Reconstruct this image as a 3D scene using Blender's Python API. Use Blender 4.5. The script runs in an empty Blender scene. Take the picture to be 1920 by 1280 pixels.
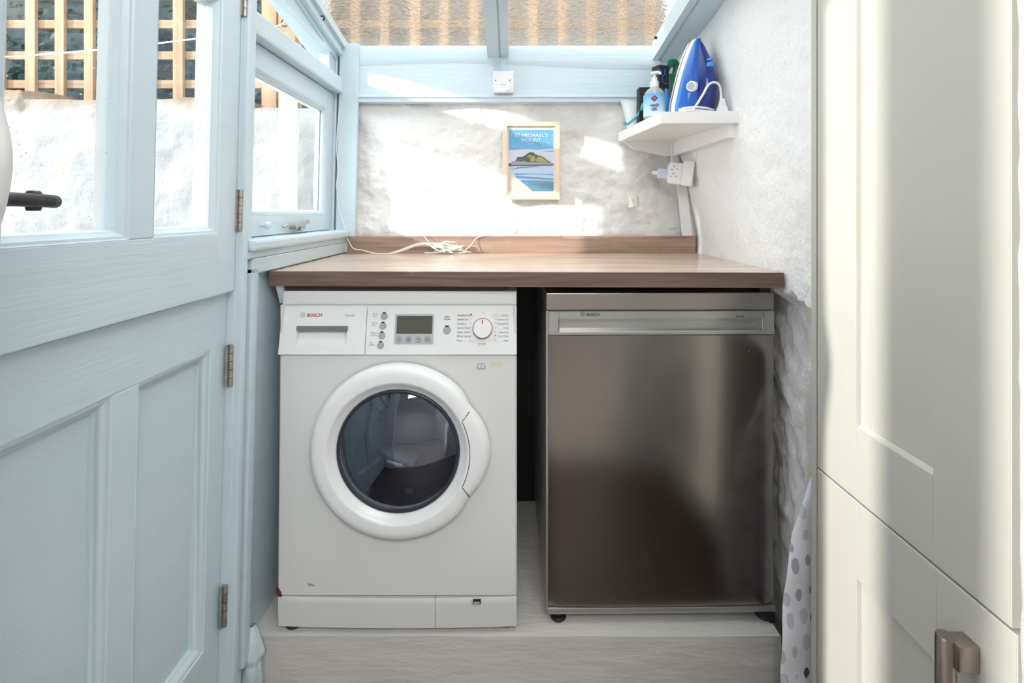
import bpy, bmesh, math, random
from mathutils import Vector, Matrix, noise
random.seed(4)
SC = bpy.context.scene
COL = SC.collection
PI = math.pi

# ------------------------------------------------------------------ camera, sky, sun, fill lamp, exposure
cam = bpy.data.objects.new('camera', bpy.data.cameras.new('camera'))
COL.objects.link(cam)
cam.location = (0, 0, 1.18)
cam.rotation_euler = (PI/2, 0, 0)
cam.data.sensor_width = 36
cam.data.lens = 950/1920*36
cam.data.shift_y = -242/1920
cam.data.clip_start = 0.02
SC.camera = cam

SUN_DIR = Vector((1, 0.60, -0.33)).normalized()
world = bpy.data.worlds.new('sky'); SC.world = world
world.use_nodes = True
bg = world.node_tree.nodes['Background']
bg.inputs['Color'].default_value = (0.92, 0.96, 1.0, 1)
bg.inputs['Strength'].default_value = 2.25
sun = bpy.data.objects.new('sun', bpy.data.lights.new('sun', 'SUN'))
COL.objects.link(sun)
sun.rotation_euler = SUN_DIR.to_track_quat('-Z', 'Y').to_euler()
sun.data.energy = 2.6
sun.data.angle = math.radians(1.1)
sun.data.color = (1.0, 0.96, 0.91)
fill_lamp = bpy.data.objects.new('kitchen_light', bpy.data.lights.new('kitchen_light', 'AREA'))  # unseen area lamp added as fill from behind the camera
COL.objects.link(fill_lamp)
fill_lamp.location = (0.45, -1.0, 2.5)
fill_lamp.rotation_euler = (math.radians(24), 0, 0)
fill_lamp.data.shape = 'RECTANGLE'; fill_lamp.data.size = 1.6; fill_lamp.data.size_y = 1.2
fill_lamp.data.energy = 34
fill_lamp.data.color = (1.0, 0.97, 0.94)
vs = SC.view_settings
vs.view_transform = 'Standard'; vs.look = 'None'; vs.gamma = 1; vs.use_curve_mapping = False
vs.exposure = 1.05
SC.cycles.max_bounces = 12
SC.cycles.transparent_max_bounces = 16
SC.cycles.use_denoising = True

# ------------------------------------------------------------------ materials
def lin(c):
    return tuple((x/255/12.92 if x/255 <= .04045 else ((x/255+.055)/1.055)**2.4) for x in c) + (1,)

def new_mat(name):
    m = bpy.data.materials.new(name); m.use_nodes = True
    nt = m.node_tree
    return m, nt, nt.nodes['Principled BSDF']

def mat(name, rgb, rough=.5, metal=0, var=.04, vscale=6, bump=0, bscale=60, stretch=(1, 1, 1), spec=.5, coat=0):
    """painted / plastic / plaster surface with subtle tone variation and fine relief"""
    m, nt, b = new_mat(name)
    N, L = nt.nodes.new, nt.links.new
    tc = N('ShaderNodeTexCoord'); mp = N('ShaderNodeMapping'); mp.inputs['Scale'].default_value = stretch
    L(tc.outputs['Object'], mp.inputs['Vector'])
    if var > 0:
        nz = N('ShaderNodeTexNoise'); nz.inputs['Scale'].default_value = vscale; nz.inputs['Detail'].default_value = 5
        L(mp.outputs[0], nz.inputs['Vector'])
        r = N('ShaderNodeValToRGB')
        c = lin(rgb)
        r.color_ramp.elements[0].position = .3; r.color_ramp.elements[1].position = .7
        r.color_ramp.elements[0].color = tuple(x*(1-var) for x in c[:3]) + (1,)
        r.color_ramp.elements[1].color = tuple(min(1, x*(1+var)) for x in c[:3]) + (1,)
        L(nz.outputs['Fac'], r.inputs['Fac']); L(r.outputs[0], b.inputs['Base Color'])
    else:
        b.inputs['Base Color'].default_value = lin(rgb)
    b.inputs['Roughness'].default_value = rough
    b.inputs['Metallic'].default_value = metal
    b.inputs['Specular IOR Level'].default_value = spec
    b.inputs['Coat Weight'].default_value = coat
    if bump > 0:
        n2 = N('ShaderNodeTexNoise'); n2.inputs['Scale'].default_value = bscale; n2.inputs['Detail'].default_value = 6
        L(mp.outputs[0], n2.inputs['Vector'])
        bp = N('ShaderNodeBump'); bp.inputs['Strength'].default_value = bump; bp.inputs['Distance'].default_value = .01
        L(n2.outputs['Fac'], bp.inputs['Height']); L(bp.outputs[0], b.inputs['Normal'])
    return m

def wood(name, c0, c1, axis=0, rough=.5, scale=4, bump=.15, staves=None):
    m, nt, b = new_mat(name)
    N, L = nt.nodes.new, nt.links.new
    tc = N('ShaderNodeTexCoord'); mp = N('ShaderNodeMapping')
    s = [26.0, 26.0, 26.0]; s[axis] = 1.2
    mp.inputs['Scale'].default_value = s
    L(tc.outputs['Object'], mp.inputs['Vector'])
    nz = N('ShaderNodeTexNoise'); nz.inputs['Scale'].default_value = scale; nz.inputs['Detail'].default_value = 8
    nz.inputs['Distortion'].default_value = .6
    L(mp.outputs[0], nz.inputs['Vector'])
    r = N('ShaderNodeValToRGB'); r.color_ramp.elements[0].position = .32; r.color_ramp.elements[1].position = .68
    r.color_ramp.elements[0].color = lin(c0); r.color_ramp.elements[1].color = lin(c1)
    L(nz.outputs['Fac'], r.inputs['Fac'])
    out = r.outputs[0]
    if staves:
        m2 = N('ShaderNodeMapping')
        L(tc.outputs['Object'], m2.inputs['Vector'])
        m2.inputs['Rotation'].default_value = staves
        br = N('ShaderNodeTexBrick'); br.inputs['Scale'].default_value = 1
        br.inputs['Mortar Size'].default_value = .0004; br.inputs['Brick Width'].default_value = .36
        br.inputs['Row Height'].default_value = .031
        br.inputs['Color1'].default_value = (.72, .72, .72, 1); br.inputs['Color2'].default_value = (1.12, 1.08, 1.04, 1)
        br.inputs['Mortar'].default_value = (.5, .45, .4, 1)
        L(m2.outputs[0], br.inputs['Vector'])
        mx = N('ShaderNodeMix'); mx.data_type = 'RGBA'; mx.blend_type = 'MULTIPLY'; mx.inputs[0].default_value = .8
        L(out, mx.inputs[6]); L(br.outputs['Color'], mx.inputs[7]); out = mx.outputs[2]
    L(out, b.inputs['Base Color'])
    b.inputs['Roughness'].default_value = rough
    bp = N('ShaderNodeBump'); bp.inputs['Strength'].default_value = bump; bp.inputs['Distance'].default_value = .003
    L(nz.outputs['Fac'], bp.inputs['Height']); L(bp.outputs[0], b.inputs['Normal'])
    return m

def brushed(name, rgb, rough=.3, axis=2, aniso=.6):
    m, nt, b = new_mat(name)
    N, L = nt.nodes.new, nt.links.new
    tc = N('ShaderNodeTexCoord'); mp = N('ShaderNodeMapping')
    s = [900.0, 900.0, 900.0]; s[axis] = 6
    mp.inputs['Scale'].default_value = s
    L(tc.outputs['Object'], mp.inputs['Vector'])
    nz = N('ShaderNodeTexNoise'); nz.inputs['Scale'].default_value = 1; nz.inputs['Detail'].default_value = 3
    L(mp.outputs[0], nz.inputs['Vector'])
    mr = N('ShaderNodeMapRange'); mr.inputs['To Min'].default_value = rough-.05; mr.inputs['To Max'].default_value = rough+.06
    L(nz.outputs['Fac'], mr.inputs['Value']); L(mr.outputs[0], b.inputs['Roughness'])
    b.inputs['Base Color'].default_value = lin(rgb); b.inputs['Metallic'].default_value = 1
    b.inputs['Anisotropic'].default_value = aniso
    tg = N('ShaderNodeTangent'); tg.direction_type = 'RADIAL'; tg.axis = 'Z'
    L(tg.outputs[0], b.inputs['Tangent'])
    b.inputs['Anisotropic Rotation'].default_value = 0.0
    return m

def glass_mat(name, tint=(1, 1, 1), gloss=.08, rough=.02, specks=False):
    """thin clear pane: light passes straight on, with a weak mirror on top"""
    m = bpy.data.materials.new(name); m.use_nodes = True
    nt = m.node_tree; N, L = nt.nodes.new, nt.links.new
    nt.nodes.remove(nt.nodes['Principled BSDF'])
    t = N('ShaderNodeBsdfTransparent'); t.inputs[0].default_value = tint + (1,)
    g = N('ShaderNodeBsdfGlossy'); g.inputs['Roughness'].default_value = rough
    mx = N('ShaderNodeMixShader'); fr = N('ShaderNodeLayerWeight'); fr.inputs['Blend'].default_value = .5
    pw = N('ShaderNodeMath'); pw.operation = 'POWER'; pw.inputs[1].default_value = 5
    L(fr.outputs['Facing'], pw.inputs[0])
    mul = N('ShaderNodeMath'); mul.operation = 'MULTIPLY_ADD'; mul.inputs[1].default_value = .8; mul.inputs[2].default_value = gloss
    L(pw.outputs[0], mul.inputs[0]); L(mul.outputs[0], mx.inputs[0])
    mul.use_clamp = True
    L(t.outputs[0], mx.inputs[1]); L(g.outputs[0], mx.inputs[2])
    out = mx.outputs[0]
    if specks:
        tc = N('ShaderNodeTexCoord'); v = N('ShaderNodeTexVoronoi'); v.inputs['Scale'].default_value = 75
        L(tc.outputs['Object'], v.inputs['Vector'])
        sep = N('ShaderNodeSeparateColor'); L(v.outputs['Color'], sep.inputs[0])
        th = N('ShaderNodeMath'); th.operation = 'MULTIPLY'; th.inputs[1].default_value = .16
        L(sep.outputs[0], th.inputs[0])
        th2 = N('ShaderNodeMath'); th2.operation = 'SUBTRACT'; th2.inputs[1].default_value = .05
        L(th.outputs[0], th2.inputs[0])
        lt = N('ShaderNodeMath'); lt.operation = 'LESS_THAN'
        L(v.outputs['Distance'], lt.inputs[0]); L(th2.outputs[0], lt.inputs[1])
        d = N('ShaderNodeBsdfDiffuse'); d.inputs[0].default_value = (.85, .85, .85, 1)
        m2 = N('ShaderNodeMixShader'); L(lt.outputs[0], m2.inputs[0]); L(out, m2.inputs[1]); L(d.outputs[0], m2.inputs[2])
        out = m2.outputs[0]
    L(out, nt.nodes['Material Output'].inputs['Surface'])
    return m

def patterned_glass():
    """hammered roof glass: part straight, part bent by a lumpy surface"""
    m = bpy.data.materials.new('patterned_glass'); m.use_nodes = True
    nt = m.node_tree; N, L = nt.nodes.new, nt.links.new
    nt.nodes.remove(nt.nodes['Principled BSDF'])
    tc = N('ShaderNodeTexCoord')
    v = N('ShaderNodeTexNoise'); v.inputs['Scale'].default_value = 42; v.inputs['Detail'].default_value = 3; v.inputs['Distortion'].default_value = 1.5
    L(tc.outputs['Object'], v.inputs['Vector'])
    bp = N('ShaderNodeBump'); bp.inputs['Strength'].default_value = .9; bp.inputs['Distance'].default_value = .008
    L(v.outputs['Fac'], bp.inputs['Height'])
    t = N('ShaderNodeBsdfTransparent'); t.inputs[0].default_value = (.96, .97, .95, 1)
    g = N('ShaderNodeBsdfRefraction'); g.inputs['IOR'].default_value = 1.12; g.inputs['Roughness'].default_value = .03
    g.inputs['Color'].default_value = (.97, .97, .95, 1)
    L(bp.outputs[0], g.inputs['Normal'])
    gl = N('ShaderNodeBsdfGlossy'); gl.inputs['Roughness'].default_value = .08; L(bp.outputs[0], gl.inputs['Normal'])
    m1 = N('ShaderNodeMixShader'); m1.inputs[0].default_value = .5
    L(t.outputs[0], m1.inputs[1]); L(g.outputs[0], m1.inputs[2])
    m2 = N('ShaderNodeMixShader'); m2.inputs[0].default_value = .10
    L(m1.outputs[0], m2.inputs[1]); L(gl.outputs[0], m2.inputs[2])
    L(m2.outputs[0], nt.nodes['Material Output'].inputs['Surface'])
    return m

def stone_mat(name, c, moss=None, crack=False, bump=.6, bs=38, dist=.012):
    m, nt, b = new_mat(name)
    N, L = nt.nodes.new, nt.links.new
    tc = N('ShaderNodeTexCoord')
    nz = N('ShaderNodeTexNoise'); nz.inputs['Scale'].default_value = 5; nz.inputs['Detail'].default_value = 8
    L(tc.outputs['Object'], nz.inputs['Vector'])
    r = N('ShaderNodeValToRGB'); cc = lin(c)
    r.color_ramp.elements[0].position = .25; r.color_ramp.elements[0].color = tuple(x*.93 for x in cc[:3])+(1,)
    r.color_ramp.elements[1].position = .65; r.color_ramp.elements[1].color = cc
    L(nz.outputs['Fac'], r.inputs['Fac']); out = r.outputs[0]
    if moss:
        z0, z1, mc = moss
        sp = N('ShaderNodeSeparateXYZ'); L(tc.outputs['Object'], sp.inputs[0])
        ad = N('ShaderNodeMath'); ad.operation = 'MULTIPLY_ADD'; ad.inputs[1].default_value = .16
        L(nz.outputs['Fac'], ad.inputs[0]); L(sp.outputs['Z'], ad.inputs[2])
        mr = N('ShaderNodeMapRange'); mr.inputs['From Min'].default_value = z0+.08; mr.inputs['From Max'].default_value = z1+.08
        L(ad.outputs[0], mr.inputs['Value'])
        mx = N('ShaderNodeMix'); mx.data_type = 'RGBA'
        L(mr.outputs[0], mx.inputs[0]); L(out, mx.inputs[6]); mx.inputs[7].default_value = lin(mc)
        out = mx.outputs[2]
    L(out, b.inputs['Base Color']); b.inputs['Roughness'].default_value = .85
    n2 = N('ShaderNodeTexNoise'); n2.inputs['Scale'].default_value = bs; n2.inputs['Detail'].default_value = 8; n2.inputs['Roughness'].default_value = .62
    L(tc.outputs['Object'], n2.inputs['Vector'])
    bp = N('ShaderNodeBump'); bp.inputs['Strength'].default_value = bump; bp.inputs['Distance'].default_value = dist
    L(n2.outputs['Fac'], bp.inputs['Height']); L(bp.outputs[0], b.inputs['Normal'])
    return m

def spotted():
    m, nt, b = new_mat('spotted_fabric')
    N, L = nt.nodes.new, nt.links.new
    tc = N('ShaderNodeTexCoord'); mp = N('ShaderNodeMapping')
    mp.inputs['Scale'].default_value = (36, 0, 17); mp.inputs['Rotation'].default_value = (0, .25, 0)
    L(tc.outputs['Object'], mp.inputs['Vector'])
    v = N('ShaderNodeTexVoronoi'); v.inputs['Scale'].default_value = 1; v.inputs['Randomness'].default_value = .35
    L(mp.outputs[0], v.inputs['Vector'])
    nz = N('ShaderNodeTexNoise'); nz.inputs['Scale'].default_value = 5; L(mp.outputs[0], nz.inputs['Vector'])
    ad = N('ShaderNodeMath'); ad.operation = 'MULTIPLY_ADD'; ad.inputs[1].default_value = .10
    L(nz.outputs['Fac'], ad.inputs[0]); L(v.outputs['Distance'], ad.inputs[2])
    lt = N('ShaderNodeMath'); lt.operation = 'LESS_THAN'; lt.inputs[1].default_value = .37
    L(ad.outputs[0], lt.inputs[0])
    sp = N('ShaderNodeSeparateColor'); L(v.outputs['Color'], sp.inputs[0])
    r = N('ShaderNodeValToRGB'); r.color_ramp.interpolation = 'CONSTANT'
    e = r.color_ramp.elements
    e[0].position = 0; e[0].color = lin((88, 88, 92)); e[1].position = .28; e[1].color = lin((176, 178, 186))
    e2 = e.new(.6); e2.color = lin((205, 207, 214))
    L(sp.outputs[0], r.inputs['Fac'])
    mx = N('ShaderNodeMix'); mx.data_type = 'RGBA'; L(lt.outputs[0], mx.inputs[0])
    mx.inputs[6].default_value = lin((238, 239, 245)); L(r.outputs[0], mx.inputs[7])
    L(mx.outputs[2], b.inputs['Base Color']); b.inputs['Roughness'].default_value = .9
    return m

BLUE = (199, 215, 223)
M = dict(
    blue=mat('blue_gloss_paint', BLUE, .34, var=.025, vscale=5, bump=.05, bscale=40, stretch=(1, 1, 3)),
    blue_h=mat('blue_gloss_paint_level', BLUE, .34, var=.025, vscale=5, bump=.07, bscale=30, stretch=(1, .3, 5)),
    blue_band=mat('blue_beam_paint', (205, 221, 230), .38, var=.02, vscale=4, bump=.1, bscale=24, stretch=(.4, 1, 4)),
    bead=mat('white_outside_bead', (240, 243, 246), .4),
    glass=glass_mat('clear_glass', (.97, .985, .98), .05),
    dglass=glass_mat('rain_specked_glass', (.96, .98, .975), .06, specks=True),
    roofglass=patterned_glass(),
    plaster=stone_mat('white_stone_paint', (234, 233, 231), bump=.55),
    plaster_r=stone_mat('white_roughcast', (243, 242, 241), bump=.7, bs=75, dist=.006),
    outwall=stone_mat('whitewashed_rubble', (150, 150, 151), moss=(1.60, 1.68, (128, 108, 84)), bump=.8),
    neighbour=stone_mat('grey_stone', (112, 111, 110), bump=1),
    white_wall=mat('white_plaster', (222, 222, 222), .8, bump=.3, bscale=30),
    step=mat('worn_grey_paint', (204, 202, 198), .5, var=.025, vscale=9, bump=.25, bscale=22, stretch=(.5, 2, 2)),
    floor=wood('dark_floor_boards', (52, 36, 30), (80, 58, 46), axis=1, rough=.45),
    worktop=wood('wood_laminate', (176, 155, 140), (210, 190, 175), axis=0, rough=.22, scale=3, bump=.05),
    edge_shade=wood('laminate_edge_shade', (92, 74, 64), (122, 100, 88), axis=0, rough=.45, scale=3, bump=.1),  # same laminate, darkened to put the front edge's shade into its colour
    splash=wood('block_laminate', (150, 124, 108), (184, 156, 138), axis=0, rough=.4, scale=3, bump=.1, staves=(PI/2, 0, 0)),
    darkwood=mat('dark_brown_batten', (62, 44, 36), .6),
    trellis=wood('trellis_timber', (140, 114, 88), (178, 148, 116), axis=2, rough=.8, scale=1.2),
    trellis_h=wood('trellis_timber_level', (134, 110, 86), (170, 142, 112), axis=0, rough=.8, scale=1.2),
    frame=wood('pale_frame_wood', (222, 190, 162), (240, 214, 188), axis=2, rough=.5, scale=1.2),
    white=mat('white_appliance', (226, 229, 230), .3, var=.012, vscale=3),
    door_w=mat('white_door_plastic', (232, 235, 236), .28, var=.01),
    bodyw=mat('white_enamel', (216, 218, 217), .33, var=.02, vscale=3),
    gasket=mat('dark_grey_rim', (44, 46, 62), .35),
    rubber=mat('grey_rubber', (70, 74, 84), .55),
    drum=brushed('drum_steel', (120, 122, 130), .28, axis=0, aniso=0),
    grey=mat('grey_button_plastic', (160, 163, 167), .4),
    greyd=mat('dark_grey_handle', (112, 114, 116), .35),
    panelgrey=mat('display_surround', (178, 182, 188), .35),
    lcd=mat('display_dark', (82, 84, 76), .18, var=.06, vscale=14),
    red=mat('print_red', (176, 44, 52), .5, var=0),
    ink=mat('print_dark', (58, 60, 66), .5, var=0),
    inkl=mat('print_grey', (138, 142, 148), .5, var=0),
    inkll=mat('print_pale', (176, 180, 184), .5, var=0),
    cream=mat('old_label', (214, 208, 190), .7),
    rust=mat('rust_chip', (92, 42, 36), .8),
    scuff=mat('scuff_mark', (170, 160, 150), .8),
    steel=brushed('brushed_steel', (150, 145, 141), .21, aniso=.4),
    steel_lid=brushed('steel_lid', (172, 165, 161), .34),
    alu=mat('silver_trim', (186, 186, 184), .34, metal=.85, var=.01),
    black=mat('black', (24, 24, 26), .5),
    blackiron=mat('black_iron', (44, 43, 45), .33, var=.1, bump=.2, bscale=60),
    chrome=mat('aged_chrome', (190, 184, 176), .25, metal=1, var=.15, vscale=40),
    hinge=mat('hinge_steel', (178, 172, 164), .4, metal=.8, var=.2, vscale=60),
    cab=mat('cream_cabinet', (190, 187, 179), .42, var=.008),
    cabin=mat('cabinet_edge', (196, 182, 168), .5),
    nickel=mat('brushed_nickel', (168, 156, 148), .33, metal=1, var=.05),
    pwhite=mat('white_plastic', (238, 237, 238), .35, var=.01),
    pgrey=mat('bluish_white_plastic', (206, 214, 232), .35),
    shelfw=mat('white_shelf', (240, 239, 238), .4, var=.01),
    cable=mat('white_cable', (232, 229, 220), .45),
    ironblue=mat('iron_blue', (44, 104, 196), .18, var=.05),
    ironlight=mat('iron_light_blue', (82, 150, 226), .18),
    irondark=mat('iron_dark_blue', (30, 56, 132), .15),
    green=mat('green_plastic', (14, 110, 78), .3),
    teal=mat('turquoise_plastic', (74, 160, 176), .4),
    frost=mat('frosted_plastic', (226, 234, 236), .35),
    printblue=mat('print_blue', (20, 120, 200), .4, var=0),
    navy=mat('print_navy', (34, 44, 92), .4, var=0),
    crossred=mat('print_cross', (220, 70, 80), .4, var=0),
    paper=mat('paper', (246, 246, 248), .6, var=0),
    p_sky=mat('poster_sky', (104, 176, 220), .5, var=.02),
    p_cloud=mat('poster_cloud', (214, 218, 236), .5, var=0),
    p_sea=mat('poster_sea', (96, 160, 204), .5, var=0),
    p_seal=mat('poster_sea_light', (190, 212, 236), .5, var=0),
    p_sead=mat('poster_sea_deep', (94, 146, 168), .5, var=0),
    p_sand=mat('poster_sand', (222, 208, 198), .5, var=.03),
    p_hill=mat('poster_hill', (76, 88, 70), .5, var=0),
    p_grass=mat('poster_grass', (164, 166, 92), .5, var=0),
    p_wall=mat('poster_quay', (168, 160, 166), .5, var=0),
    p_dark=mat('poster_dark', (70, 66, 82), .5, var=0),
    spots=spotted(),
    leaf=mat('hedge_leaf', (44, 66, 50), .6, var=.4, vscale=3),
    hedge=mat('dark_netting', (40, 66, 74), .8, var=.5, vscale=4, bump=.6, bscale=20),
    tiles=mat('pale_floor_tiles', (170, 164, 158), .5, var=.06),
    paving=mat('paving', (170, 166, 160), .85, var=.1, vscale=3),
    twig=mat('twig', (196, 168, 132), .8),
)
def clear_plastic():
    m, nt, b = new_mat('clear_bottle')
    nt.nodes.remove(b)
    N, L = nt.nodes.new, nt.links.new
    t = N('ShaderNodeBsdfTransparent'); t.inputs[0].default_value = (.86, .92, .95, 1)
    g = N('ShaderNodeBsdfPrincipled'); g.inputs['Base Color'].default_value = (.75, .85, .9, 1); g.inputs['Roughness'].default_value = .1
    mx = N('ShaderNodeMixShader'); mx.inputs[0].default_value = .35
    L(t.outputs[0], mx.inputs[1]); L(g.outputs[0], mx.inputs[2]); L(mx.outputs[0], nt.nodes['Material Output'].inputs['Surface'])
    return m
M['clear'] = clear_plastic()
def porthole():
    m, nt, b = new_mat('tinted_porthole')
    nt.nodes.remove(b)
    N, L = nt.nodes.new, nt.links.new
    t = N('ShaderNodeBsdfTransparent'); t.inputs[0].default_value = (.50, .56, .68, 1)
    g = N('ShaderNodeBsdfGlossy'); g.inputs['Roughness'].default_value = .03; g.inputs['Color'].default_value = (.85, .9, 1, 1)
    d = N('ShaderNodeBsdfDiffuse'); d.inputs[0].default_value = (.012, .018, .036, 1)
    a = N('ShaderNodeMixShader'); a.inputs[0].default_value = .38; L(t.outputs[0], a.inputs[1]); L(d.outputs[0], a.inputs[2])
    mx = N('ShaderNodeMixShader'); mx.inputs[0].default_value = .16
    L(a.outputs[0], mx.inputs[1]); L(g.outputs[0], mx.inputs[2]); L(mx.outputs[0], nt.nodes['Material Output'].inputs['Surface'])
    return m
M['porthole'] = porthole()
def gel_label():
    m, nt, b = new_mat('gel_label')
    N, L = nt.nodes.new, nt.links.new
    tc = N('ShaderNodeTexCoord'); sp = N('ShaderNodeSeparateXYZ'); L(tc.outputs['Object'], sp.inputs[0])
    mr = N('ShaderNodeMapRange'); mr.inputs['From Min'].default_value = 1.49; mr.inputs['From Max'].default_value = 1.565
    L(sp.outputs['Z'], mr.inputs['Value'])
    r = N('ShaderNodeValToRGB'); r.color_ramp.elements[0].color = lin((214, 236, 248)); r.color_ramp.elements[1].color = lin((40, 164, 226))
    L(mr.outputs[0], r.inputs['Fac']); L(r.outputs[0], b.inputs['Base Color']); b.inputs['Roughness'].default_value = .4
    return m
M['gel'] = gel_label()

# ------------------------------------------------------------------ mesh helpers
class MB:
    def __init__(self):
        self.bm = bmesh.new()
    def face(self, pts, mi=0):
        f = self.bm.faces.new([self.bm.verts.new(p) for p in pts]); f.material_index = mi
        return f
    def box(self, x0, x1, y0, y1, z0, z1, bev=0, seg=2, mi=0):
        b = self.bm
        if x0 > x1: x0, x1 = x1, x0
        if y0 > y1: y0, y1 = y1, y0
        if z0 > z1: z0, z1 = z1, z0
        v = [b.verts.new((x, y, z)) for x in (x0, x1) for y in (y0, y1) for z in (z0, z1)]
        fs = [b.faces.new([v[i] for i in q]) for q in ((0, 1, 3, 2), (4, 6, 7, 5), (0, 4, 5, 1), (2, 3, 7, 6), (0, 2, 6, 4), (1, 5, 7, 3))]
        for f in fs: f.material_index = mi
        if bev > 0:
            es = list({e for f in fs for e in f.edges})
            bmesh.ops.bevel(b, geom=es, offset=bev, segments=seg, affect='EDGES', profile=.6)
        return self
    def prism(self, pts, axis, d0, d1, bev=0, mi=0):
        """pts 2-D outline, extruded along axis (0 x, 1 y, 2 z)"""
        b = self.bm
        def P(p, d):
            q = list(p); q.insert(axis, d); return q
        a = [b.verts.new(P(p, d0)) for p in pts]; c = [b.verts.new(P(p, d1)) for p in pts]
        fs = [b.faces.new(a), b.faces.new(c[::-1])]
        n = len(pts)
        for i in range(n):
            fs.append(b.faces.new((a[i], c[i], c[(i+1) % n], a[(i+1) % n])))
        for f in fs: f.material_index = mi
        bmesh.ops.recalc_face_normals(b, faces=fs)
        if bev > 0:
            bmesh.ops.bevel(b, geom=list({e for f in fs for e in f.edges}), offset=bev, segments=2, affect='EDGES')
        return self
    def loft(self, rings, cap=True, closed=True, mi=0):
        b = self.bm
        R = [[b.verts.new(p) for p in r] for r in rings]
        n = len(R[0]); fs = []
        for i in range(len(R)-1):
            for j in range(n if closed else n-1):
                k = (j+1) % n
                fs.append(b.faces.new((R[i][j], R[i][k], R[i+1][k], R[i+1][j])))
        if cap:
            for r in (R[0], R[-1][::-1]):
                try: fs.append(b.faces.new(r))
                except ValueError: pass
        for f in fs: f.material_index = mi
        bmesh.ops.recalc_face_normals(b, faces=fs)
        return self
    def tube(self, pts, r, seg=8, cap=True, mi=0):
        pts = [Vector(p) for p in pts]
        rings = []; up = None
        for i, p in enumerate(pts):
            t = (pts[min(i+1, len(pts)-1)] - pts[max(i-1, 0)])
            t = t.normalized() if t.length > 1e-9 else Vector((0, 0, 1))
            if up is None:
                up = t.orthogonal().normalized()
            else:
                up = (up - t*up.dot(t))
                up = up.normalized() if up.length > 1e-6 else t.orthogonal().normalized()
            s = t.cross(up)
            rr = r(i/(len(pts)-1)) if callable(r) else r
            rings.append([p + (up*math.cos(a) + s*math.sin(a))*rr for a in [2*PI*k/seg for k in range(seg)]])
        return self.loft(rings, cap, mi=mi)
    def cyl(self, p0, p1, r0, r1=None, seg=24, mi=0):
        r1 = r0 if r1 is None else r1
        return self.tube([p0, p1], lambda t: r0 + (r1-r0)*t, seg, mi=mi)
    def lathe(self, c, prof, axis=2, seg=40, cap=True, sx=1, mi=0):
        """prof: (radius, height) pairs along the axis through c"""
        rings = []
        for r, h in prof:
            ring = []
            for k in range(seg):
                a = 2*PI*k/seg; u, w = r*math.cos(a)*sx, r*math.sin(a)
                p = [0, 0, 0]
                o = [i for i in range(3) if i != axis]
                p[o[0]], p[o[1]], p[axis] = u, w, h
                ring.append((c[0]+p[0], c[1]+p[1], c[2]+p[2]))
            rings.append(ring)
        return self.loft(rings, cap, mi=mi)
    def rect_ring(self, f, a0, a1, b0, b1, prof, fill=False, mi=0):
        """mitred moulding: prof = (inset, depth); f maps (a, b, depth) to a point"""
        rings = []
        for ins, d in prof:
            rings.append([f(a0+ins, b0+ins, d), f(a1-ins, b0+ins, d), f(a1-ins, b1-ins, d), f(a0+ins, b1-ins, d)])
        self.loft(rings, cap=False, mi=mi)
        if fill:
            self.face(rings[-1], mi)
        return self
    def grid(self, f, nu, nv, mi=0):
        b = self.bm
        V = [[b.verts.new(f(i/nu, j/nv)) for j in range(nv+1)] for i in range(nu+1)]
        for i in range(nu):
            for j in range(nv):
                b.faces.new((V[i][j], V[i+1][j], V[i+1][j+1], V[i][j+1])).material_index = mi
        return self

SHEAR = Matrix(((1, 0, .024, -.024*1.05), (0, 1, 0, 0), (0, 0, 1, 0), (0, 0, 0, 1)))   # the old left wall leans inwards

def obj(name, mb, mats, parent=None, smooth=False, mtx=None, angle=None, label=None):
    if mtx is not None: mb.bm.transform(mtx)
    me = bpy.data.meshes.new(name)
    if smooth:
        for f in mb.bm.faces: f.smooth = True
        lim = math.radians(angle or 38)
        for e in mb.bm.edges:
            if len(e.link_faces) == 2 and e.calc_face_angle(0) > lim: e.smooth = False
    mb.bm.to_mesh(me); mb.bm.free()
    for m in (mats if isinstance(mats, (list, tuple)) else [mats]):
        me.materials.append(M[m] if isinstance(m, str) else m)
    o = bpy.data.objects.new(name, me); COL.objects.link(o)
    if parent is not None:
        o.parent = parent
        o.matrix_parent_inverse = PINV[parent.name]
    PINV[o.name] = PINV[parent.name] if parent is not None else Matrix.Identity(4)
    if parent is not None and parent.type == 'MESH':
        o.matrix_parent_inverse = Matrix.Identity(4)
        o.matrix_parent_inverse = Matrix.Identity(4)
    if label: o['label'] = label
    return o
PINV = {}
def tag(o, label, cat, group=None):
    o['label'] = label; o['category'] = cat
    if group: o['group'] = group
    return o
def thing(name, label, cat, loc=(0, 0, 0), group=None, kind=None):
    o = bpy.data.objects.new(name, None); COL.objects.link(o)
    o.location = loc; o.empty_display_size = .05
    PINV[o.name] = Matrix.Translation(loc).inverted()
    if cat: tag(o, label, cat, group)
    if kind: o['kind'] = kind
    return o
def structure(o, label=None):
    o['kind'] = 'structure'
    if label: o['label'] = label
    return o
def B(*a, **k): return MB().box(*a, **k)

def smooth_path(pts, n=6):
    pts = [Vector(p) for p in pts]
    P = [pts[0]] + pts + [pts[-1]]
    out = []
    for i in range(1, len(P)-2):
        for k in range(n):
            t = k/n
            a, b, c, d = P[i-1], P[i], P[i+1], P[i+2]
            out.append(.5*((2*b) + (c-a)*t + (2*a-5*b+4*c-d)*t*t + (3*b-a-3*c+d)*t**3))
    out.append(pts[-1]); return out

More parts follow.
